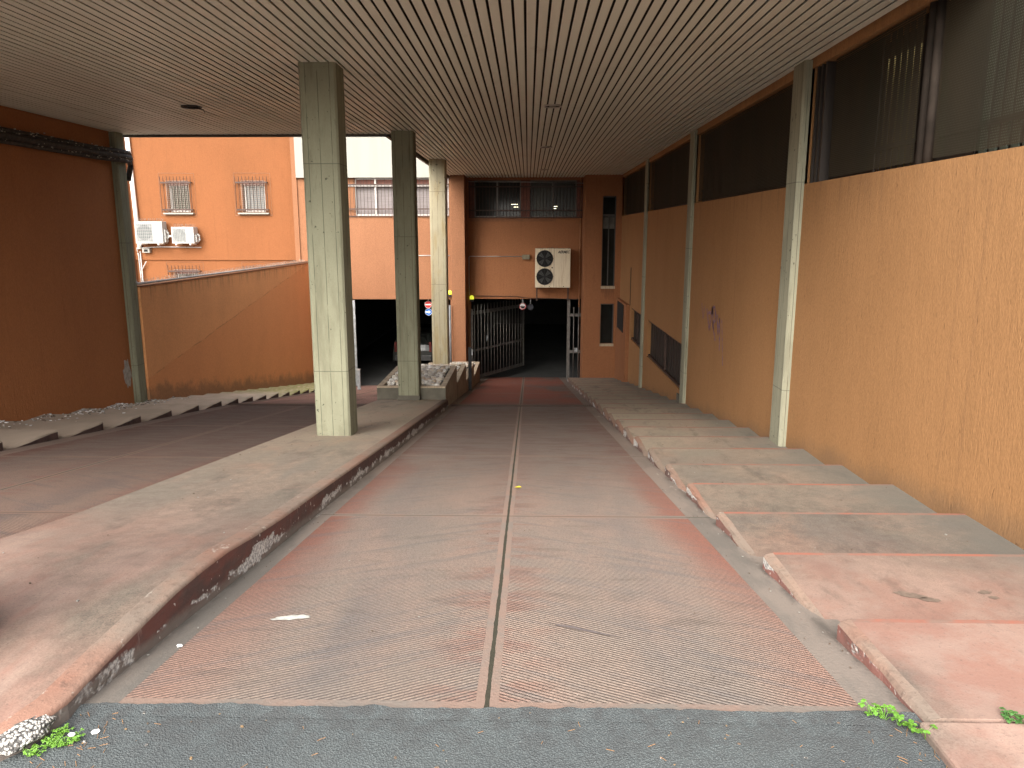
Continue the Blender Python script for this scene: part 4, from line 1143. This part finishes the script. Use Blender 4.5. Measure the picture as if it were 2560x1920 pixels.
sgp = thing('gate_post', (-5.3, 23.63, zl(23.63)), 'short grey steel post by the steps in front of the sheet gate', 'post')
MB().box(-5.345, -5.255, 23.60, 23.68, zl(23.6) - .05, zl(23.6) + .62).build('shaft', m_galv, sgp)
MB().box(-5.355, -5.245, 23.59, 23.69, zl(23.6) + .62, zl(23.6) + .66).build('cap', m_alu, sgp)
kp = thing('key_switch_post', (-1.55, 20.6, zr(20.6)), 'slim black switch post between the pebble planters and the ramp', 'post')
MB().box(-1.615, -1.525, 20.62, 20.68, zr(20.6) - .05, zr(20.6) + 1.17).build('shaft', m_black, kp)
MB().box(-1.62, -1.515, 20.60, 20.70, zr(20.6) + 1.1705, zr(20.6) + 1.19).build('cap', m_black, kp)
MB().box(-1.523, -1.49, 20.61, 20.67, zr(20.6) + .98, zr(20.6) + 1.14).build('switch', m_galv, kp)
dp = MB().tube([(-2.62, 25.78, -3.2), (-2.62, 25.78, -.75)], .045, 10)
tag(dp.build('downpipe', plain('dark_pipe', (.16, .165, .17), .5), smooth=True, loc=(-2.62, 25.78, -3.2)), 'grey downpipe behind the farthest concrete column', 'pipe')

# ------------------------------------------------------------------ parked car inside the garage
car = thing('parked_car', (-4.62, 32.6, -3.80), 'dark hatchback parked tail first inside the gloomy garage', 'car')
m_car = plain('car_paint', (.022, .025, .022), .3, .1, var=.05); m_tyre = plain('tyre_rubber', (.02, .02, .02), .9)
cx, cw, y0c, zc = -4.62, .84, 30.6, -3.80
side = [(0, .35), (.02, .75), (.10, .98), (.42, 1.40), (.75, 1.47), (2.0, 1.44), (2.75, 1.02), (3.85, .85), (4.02, .6), (4.0, .32)]
bdy = MB(); rows = []
for s_, tuck in ((-1, 1), (1, 1)):
    pass
NX = [-1, -.93, -.6, 0, .6, .93, 1]
for xx in NX:
    row = []
    for (yy, zz) in side:
        nar = 1 - max(0, zz - .95) * .42; bow = (1 - abs(xx) ** 4) * .04
        yv = yy - bow if yy < 1.2 else yy + bow
        zv = zz - (.05 if abs(xx) == 1 else .0) + (1 - xx * xx) * .025
        row.append((cx + xx * cw * nar, y0c + yv, zc + zv))
    rows.append(row)
ns = len(side)
vs_ = [v for r_ in rows for v in r_]
fs_ = []
for a in range(len(NX) - 1):
    for k in range(ns):
        fs_.append((a * ns + k, a * ns + (k + 1) % ns, (a + 1) * ns + (k + 1) % ns, (a + 1) * ns + k))
fs_.append(tuple(range(ns))); fs_.append(tuple((len(NX) - 1) * ns + k for k in range(ns))[::-1])
bdy.add(vs_, fs_); body = bdy.build('body', m_car, car, smooth=False, bevel=.02)
gw = MB().face([(cx - .58, y0c + .13, zc + 1.06), (cx + .58, y0c + .13, zc + 1.06), (cx + .52, y0c + .335, zc + 1.36), (cx - .52, y0c + .335, zc + 1.36)]); gw.build('rear_window', m_glass, car)
for s_ in (-1, 1):
    MB().box(cx + s_ * .70 - .05, cx + s_ * .70 + .05, y0c - .03, y0c + .10, zc + .72, zc + 1.12).build('tail_light', plain('tail_lamp', (.14, .03, .025), .2, var=.05), car)
    MB().face([(cx + s_ * .845, y0c + .55, zc + .98), (cx + s_ * .845, y0c + 2.6, zc + .98), (cx + s_ * .71, y0c + 2.0, zc + 1.36), (cx + s_ * .71, y0c + .7, zc + 1.36)]).build('side_window', m_glass, car)
    for yy in (.72, 3.25):
        wv = MB().ring((cx + s_ * .76, y0c + yy, zc + .30), .22, .09, 'x', 24, 8).build('wheel', m_tyre, car, smooth=True)
        MB().disc((cx + s_ * .76 + s_ * .05, y0c + yy, zc + .30), .17, 'x', .02 * s_, 16).build('rim', m_alu, wv)
MB().box(cx - .74, cx + .74, y0c - .07, y0c + .05, zc + .36, zc + .58).build('bumper', plain('bumper_grey', (.05, .05, .048), .5), car, bevel=.03)
MB().box(cx - .26, cx + .26, y0c - .045, y0c - .02, zc + .76, zc + .86).build('number_plate', m_grey, car)

# ------------------------------------------------------------------ pebble planters
peb_meshes = []
for k in range(6):
    bm = bmesh.new(); bmesh.ops.create_icosphere(bm, subdivisions=2, radius=1)
    a, b_, c = random.uniform(.8, 1.25), random.uniform(.65, .95), random.uniform(.42, .62)
    ph = [random.uniform(0, 6) for _ in range(4)]
    for v in bm.verts:
        q = v.co
        s_ = 1 + .10 * math.sin(q.x * 2.3 + ph[0]) + .08 * math.sin(q.y * 3.1 + ph[1]) + .06 * math.sin(q.z * 3.7 + ph[2])
        v.co = Vector((q.x * a * s_, q.y * b_ * s_, q.z * c * s_))
    for f_ in bm.faces: f_.smooth = True
    me = bpy.data.meshes.new('pebble'); bm.to_mesh(me); bm.free(); peb_meshes.append(me)
peb_mats = [plain('pebble_%s' % n_, c_, .75, var=.35, scale=5, bump=.15) for n_, c_ in (('grey', (.55, .51, .45)), ('cream', (.70, .64, .53)), ('tan', (.58, .47, .36)), ('pale', (.74, .71, .65)), ('ash', (.43, .40, .36)))]
plan = [(14.95, 17.42, -1.36, -2.25), (17.50, 20.08, -1.78, -2.7), (20.12, 23.06, -2.24, -3.1), (23.15, 25.86, -2.68, -3.7)]
PX0, PX1 = -3.0, -1.63
plab = ['first and highest planter of pebbles, behind the column with the dark plinth', 'second planter of pebbles, one step lower than the first',
        'third planter of pebbles, beside the slim black post', 'last and lowest planter of pebbles, next to the barred gate']
pos_all = []
for i, (a, b_, zt_, zb_) in enumerate(plan):
    pl = MB(); t = .11
    pl.cur = 0
    pl.box(PX0, PX0 + t, a + t, b_ - t, zb_, zt_).box(PX1 - t, PX1, a + t, b_ - t, zb_, zt_).box(PX0, PX1, b_ - t + .001, b_, zb_, zt_ - .002)
    pl.box(PX0, PX1, a + .004, a + t - .001, zb_, zt_)
    pl.cur = 1; pl.box(PX0 + .001, PX1 - .001, a, a + .0035, zb_, zt_ - .03)
    r = thing('pebble_planter', ((PX0 + PX1) / 2, a, zt_), plab[i], 'planter', 'stepped planters beside the ramp')
    pl.build('box', [m_planter, m_planter_front], r)
    MB().box(PX0 + t + .001, PX1 - t - .001, a + t, b_ - t, zt_ - .25, zt_ - .055).build('soil', m_soil, r)
def peb_place(a, b_, zt_, nx, ny, layers=1):
    out = []
    for iy in range(ny):
        for ix in range(nx):
            x = PX0 + .17 + (PX1 - PX0 - .34) * (ix + .5 + random.uniform(-.4, .4)) / nx
            y = a + .17 + (b_ - a - .34) * (iy + .5 + random.uniform(-.4, .4)) / ny
            u, v = (ix + .5) / nx * 2 - 1, (iy + .5) / ny * 2 - 1
            z = zt_ - .03 + .05 * (1 - u * u) * (1 - v * v) + random.uniform(-.01, .035)
            out.append((x, y, z))
    return out
def clear(p, c): return not (c[0] - .05 < p[0] < c[1] + .05 and c[2] - .05 < p[1] < c[3] + .05)
colb = [(-2.545, -2.12, 14.7, 15.15), (-2.56, -2.13, 20.35, 20.8), (-2.57, -2.09, 25.7, 26.2)]
n_p = 0
for p in peb_place(*plan[0][:3], 13, 21):
    if not clear(p, colb[0]): continue
    me = peb_meshes[n_p % 6]
    o = bpy.data.objects.new('pebble', me.copy() if False else me); COL.objects.link(o)
    s_ = random.uniform(.045, .085); o.location = p; o.scale = (s_, s_, s_)
    o.rotation_euler = (random.uniform(-.5, .5), random.uniform(-.5, .5), random.uniform(0, 6.28))
    if len(me.materials) == 0: me.materials.append(peb_mats[0])
    o.material_slots[0].link = 'OBJECT'; o.material_slots[0].material = random.choice(peb_mats)
    tag(o, 'rounded river pebble lying in the first planter', 'pebble', 'pebbles in the first planter'); n_p += 1
for i in (1, 2, 3):
    bm = bmesh.new()
    for p in peb_place(*plan[i][:3], 12, 24):
        if not all(clear(p, c) for c in colb): continue
        s_ = random.uniform(.045, .085)
        mt = Matrix.Translation(p) @ Matrix.Rotation(random.uniform(0, 6.28), 4, 'Z') @ Matrix.Rotation(random.uniform(-.5, .5), 4, 'X') @ Matrix.Scale(s_, 4)
        k0 = len(bm.verts); f0 = len(bm.faces)
        bm.from_mesh(random.choice(peb_meshes))
        bm.verts.ensure_lookup_table(); bm.faces.ensure_lookup_table()
        mi = random.randrange(5)
        for v in bm.verts[k0:]: v.co = mt @ v.co
        for f_ in bm.faces[f0:]: f_.material_index = mi
    me = bpy.data.meshes.new('pebbles'); bm.to_mesh(me); bm.free()
    for m_ in peb_mats: me.materials.append(m_)
    o = bpy.data.objects.new('pebbles', me); COL.objects.link(o)
    tag(o, ['pebble filling of the second planter', 'pebble filling of the third planter by the black post', 'pebble filling of the lowest planter by the gate'][i - 1], 'pebbles', kind='stuff')

# ------------------------------------------------------------------ weeds and litter
m_leaf = plain('weed_leaf', (.115, .27, .03), .5, var=.35, scale=30); m_leaf2 = plain('weed_leaf_dark', (.06, .16, .035), .5, var=.35, scale=30)
def weed(pts, label, mat, n, lr, spread, h):
    b = MB()
    for (x, y, z) in pts:
        for k in range(n):
            a = random.uniform(0, 2 * PI); d = random.uniform(.1, 1) * spread; hh = random.uniform(.25, 1) * h
            px, py, pz = x + d * math.cos(a), y + d * math.sin(a), z + hh
            b.tube([(x, y, z - .005), ((x + px) / 2, (y + py) / 2, z + hh * .8), (px, py, pz)], .0012, 4)
            for q in range(3):
                A = a + (q - 1) * 1.5 + random.uniform(-.3, .3); r_ = lr * random.uniform(.6, 1.15); t_ = random.uniform(-.3, .35)
                f_ = Vector((math.cos(A), math.sin(A), t_)); s_ = Vector((-math.sin(A), math.cos(A), random.uniform(-.2, .2)))
                c = Vector((px, py, pz)); w_ = r_ * .45
                b.face([c, c + f_ * r_ * .35 + s_ * w_, c + f_ * r_ * .8 + s_ * w_ * .8, c + f_ * r_ + Vector((0, 0, -.003)), c + f_ * r_ * .8 - s_ * w_ * .8, c + f_ * r_ * .35 - s_ * w_])
    return tag(b.build('weed', mat, loc=pts[0]), label, 'weed', 'weeds in the cracks')
weed([(1.20, 2.425, 0), (1.235, 2.40, 0), (1.27, 2.37, 0), (1.30, 2.335, 0), (1.325, 2.30, 0)], 'bright green clover-like weed at the foot of the right kerb', m_leaf, 6, .019, .036, .045)
weed([(1.63, 2.37, .03), (1.66, 2.345, .03), (1.70, 2.325, .03), (1.735, 2.315, .03)], 'darker ragged weed growing in the joint of the concrete pavement', m_leaf2, 9, .016, .028, .035)
weed([(-1.555, 2.27, 0), (-1.56, 2.22, 0), (-1.545, 2.20, 0), (-1.51, 2.21, 0), (-1.58, 2.165, 0), (-1.49, 2.235, 0)], 'fine-leaved pale green weed under the broken nose of the median', plain('moss_leaf', (.16, .34, .04), .5, var=.35, scale=30), 17, .009, .030, .025)

m_lit = plain('litter_white', (.75, .74, .72), .8, var=.15)
def bit(x, y, z, s_, name, label, mat, cat, group=None, flat=.35):
    b = MB(); bm = bmesh.new(); bmesh.ops.create_icosphere(bm, subdivisions=1, radius=1)
    b.add([(x + v.co.x * s_ * random.uniform(.7, 1.3), y + v.co.y * s_ * random.uniform(.5, .9), z + s_ * flat * (1 + v.co.z)) for v in bm.verts], [tuple(v.index for v in f_.verts) for f_ in bm.faces]); bm.free()
    return tag(b.build(name, mat, loc=(x, y, z)), label, cat, group)
bit(-1.50, 2.235, .018, .015, 'paper_scrap', 'white crumpled scrap lying in the weed under the median nose', m_lit, 'litter')
bit(-1.445, 2.275, .0, .017, 'paper_scrap', 'white scrap on the asphalt beside the fine-leaved weed', m_lit, 'litter')
bit(-1.47, 2.95, zr(2.95) + .002, .016, 'feather_scrap', 'white scrap in the gutter below the chipped kerb', m_lit, 'litter')
lf = MB().face([(-.115, 6.56, zr(6.56) + .006), (-.07, 6.60, zr(6.6) + .012), (-.045, 6.57, zr(6.57) + .006), (-.08, 6.53, zr(6.53) + .010)])
tag(lf.build('leaf', plain('yellow_leaf', (.75, .6, .04), .6), loc=(-.08, 6.57, zr(6.57))), 'single yellow leaf lying at the centre joint of the ramp', 'leaf')
def scatter(n, fn, name, label, cat, mats, smin, smax):
    b = MB()
    for k in range(n):
        x, y, z = fn(); s_ = random.uniform(smin, smax); a = random.uniform(0, PI)
        b.cur = random.randrange(len(mats))
        c, s2 = math.cos(a), math.sin(a)
        P = [(u * c - v * s2, u * s2 + v * c) for u, v in ((-1, -.5), (.2, -.7), (1, .1), (.3, .6), (-.8, .5))]
        b.prism([(x + u * s_, y + v * s_) for u, v in P], 'z', z, z + s_ * .5)
    return tag(b.build(name, mats), label, cat, kind='stuff')
m_deb = plain('debris_brown', (.12, .085, .06), .9)
def on_ramp():
    x = random.choice([random.uniform(-1.56, -1.44), random.uniform(1.2, 1.34), random.uniform(-1.5, 1.3)]); y = random.triangular(2.45, 9, 2.5); return x, y, zr(y) + .004
scatter(90, on_ramp, 'debris', 'specks of dirt and grit scattered on the middle ramp', 'debris', [m_deb, m_deb, m_deb, m_deb, m_grey], .002, .0055)
def on_road():
    x = random.uniform(-1.7, 1.4); y = random.triangular(1.9, 2.42, 2.41); return x, y, .001
scatter(45, on_road, 'debris', 'grit and dry bits on the asphalt along the joint', 'debris', [m_deb, plain('straw', (.26, .17, .09), .9), m_agg], .002, .007)
def on_steps_l():
    y = random.triangular(9., 16.6, 14.6); x = XL + abs(random.gauss(0, .28)) + .02
    k = next(i for i, f_ in enumerate(fl) if f_ >= y)
    zfar = zl(fl[k]) + .13; nr = fl[k - 1]
    return min(x, -6.4), y, zfar + .022 * (fl[k] - y) / (fl[k] - nr) + .002
scatter(900, on_steps_l, 'debris', 'pale droppings and grit strewn on the far steps along the dark wall', 'debris', [m_lit, m_grey, m_deb, m_pvc], .006, .026)
def on_steps_r():
    y = random.uniform(2.5, 12); x = random.uniform(1.5, 3.0)
    k = next(i for i, f_ in enumerate(fr) if f_ >= y)
    zfar = zr(fr[k]) + hs[k]; nr = fr[k - 1] if k else 2.36
    return x, y, zfar + (.022 if k else .035) * (fr[k] - y) / (fr[k] - nr) + .002
scatter(70, on_steps_r, 'debris', 'small white bits and butts on the steps by the pilastered wall', 'debris', [m_grey, m_deb, m_deb], .003, .009)
def on_med():
    y = random.uniform(2.6, 12); x = random.uniform(-2.9, -1.7); return x, y, med_top(y) + .004
scatter(60, on_med, 'debris', 'small white and dark bits on the median', 'debris', [m_grey, m_deb, m_deb], .003, .008)
def needles():
    b = MB()
    for k in range(150):
        x = random.choice([random.triangular(1.15, 1.38, 1.36), random.uniform(-1.75, -1.35), random.uniform(-1.5, 1.3)]); y = random.uniform(1.9, 2.38); a = random.uniform(0, PI); l = random.uniform(.01, .03)
        b.tube([(x, y, .003), (x + l * math.cos(a), y + l * math.sin(a), .004)], .0009, 4)
    return tag(b.build('dry_needles', plain('needle', (.33, .17, .07), .9)), 'dry brown needles on the asphalt at the kerbs', 'debris', kind='stuff')
needles()

# ------------------------------------------------------------------ camera, light
cam = bpy.data.cameras.new('camera'); co = bpy.data.objects.new('camera', cam); COL.objects.link(co)
cam.sensor_width = 36; cam.lens = 27.0; cam.clip_start = .05; cam.clip_end = 800
co.location = (0, 0, 1.65)
co.rotation_euler = (PI / 2 - .19489, 0, .020436)
scene.camera = co

SUN_EL, SUN_AZ = math.radians(36), math.radians(196)      # azimuth from +Y clockwise
wd = bpy.data.worlds.new('World'); scene.world = wd; wd.use_nodes = True
nt = wd.node_tree; bg = nt.nodes['Background']
sky = nt.nodes.new('ShaderNodeTexSky'); sky.sky_type = 'NISHITA'; sky.sun_disc = False
sky.sun_elevation = SUN_EL; sky.sun_rotation = SUN_AZ; sky.air_density = 1.0; sky.dust_density = 6.0; sky.ozone_density = 1.0
hsv = nt.nodes.new('ShaderNodeHueSaturation'); hsv.inputs['Saturation'].default_value = .35
nt.links.new(sky.outputs[0], hsv.inputs['Color']); nt.links.new(hsv.outputs[0], bg.inputs[0])
bg.inputs[1].default_value = .15
sl_ = bpy.data.lights.new('sun', 'SUN'); sl_.energy = 1.35; sl_.angle = math.radians(95); sl_.color = (1., .95, .88)
so = bpy.data.objects.new('sun', sl_); COL.objects.link(so)
d = Vector((math.sin(SUN_AZ) * math.cos(SUN_EL), math.cos(SUN_AZ) * math.cos(SUN_EL), math.sin(SUN_EL)))
so.rotation_euler = (-d).to_track_quat('-Z', 'Y').to_euler(); so.location = (0, 0, 20)

scene.view_settings.view_transform = 'Standard'; scene.view_settings.look = 'None'
scene.view_settings.exposure = 1.58; scene.view_settings.gamma = 1.0
scene.render.engine = 'CYCLES'
scene.cycles.use_denoising = True
scene.cycles.max_bounces = 10; scene.cycles.diffuse_bounces = 6; scene.cycles.glossy_bounces = 3; scene.cycles.transparent_max_bounces = 8
scene.cycles.sample_clamp_indirect = 8.0
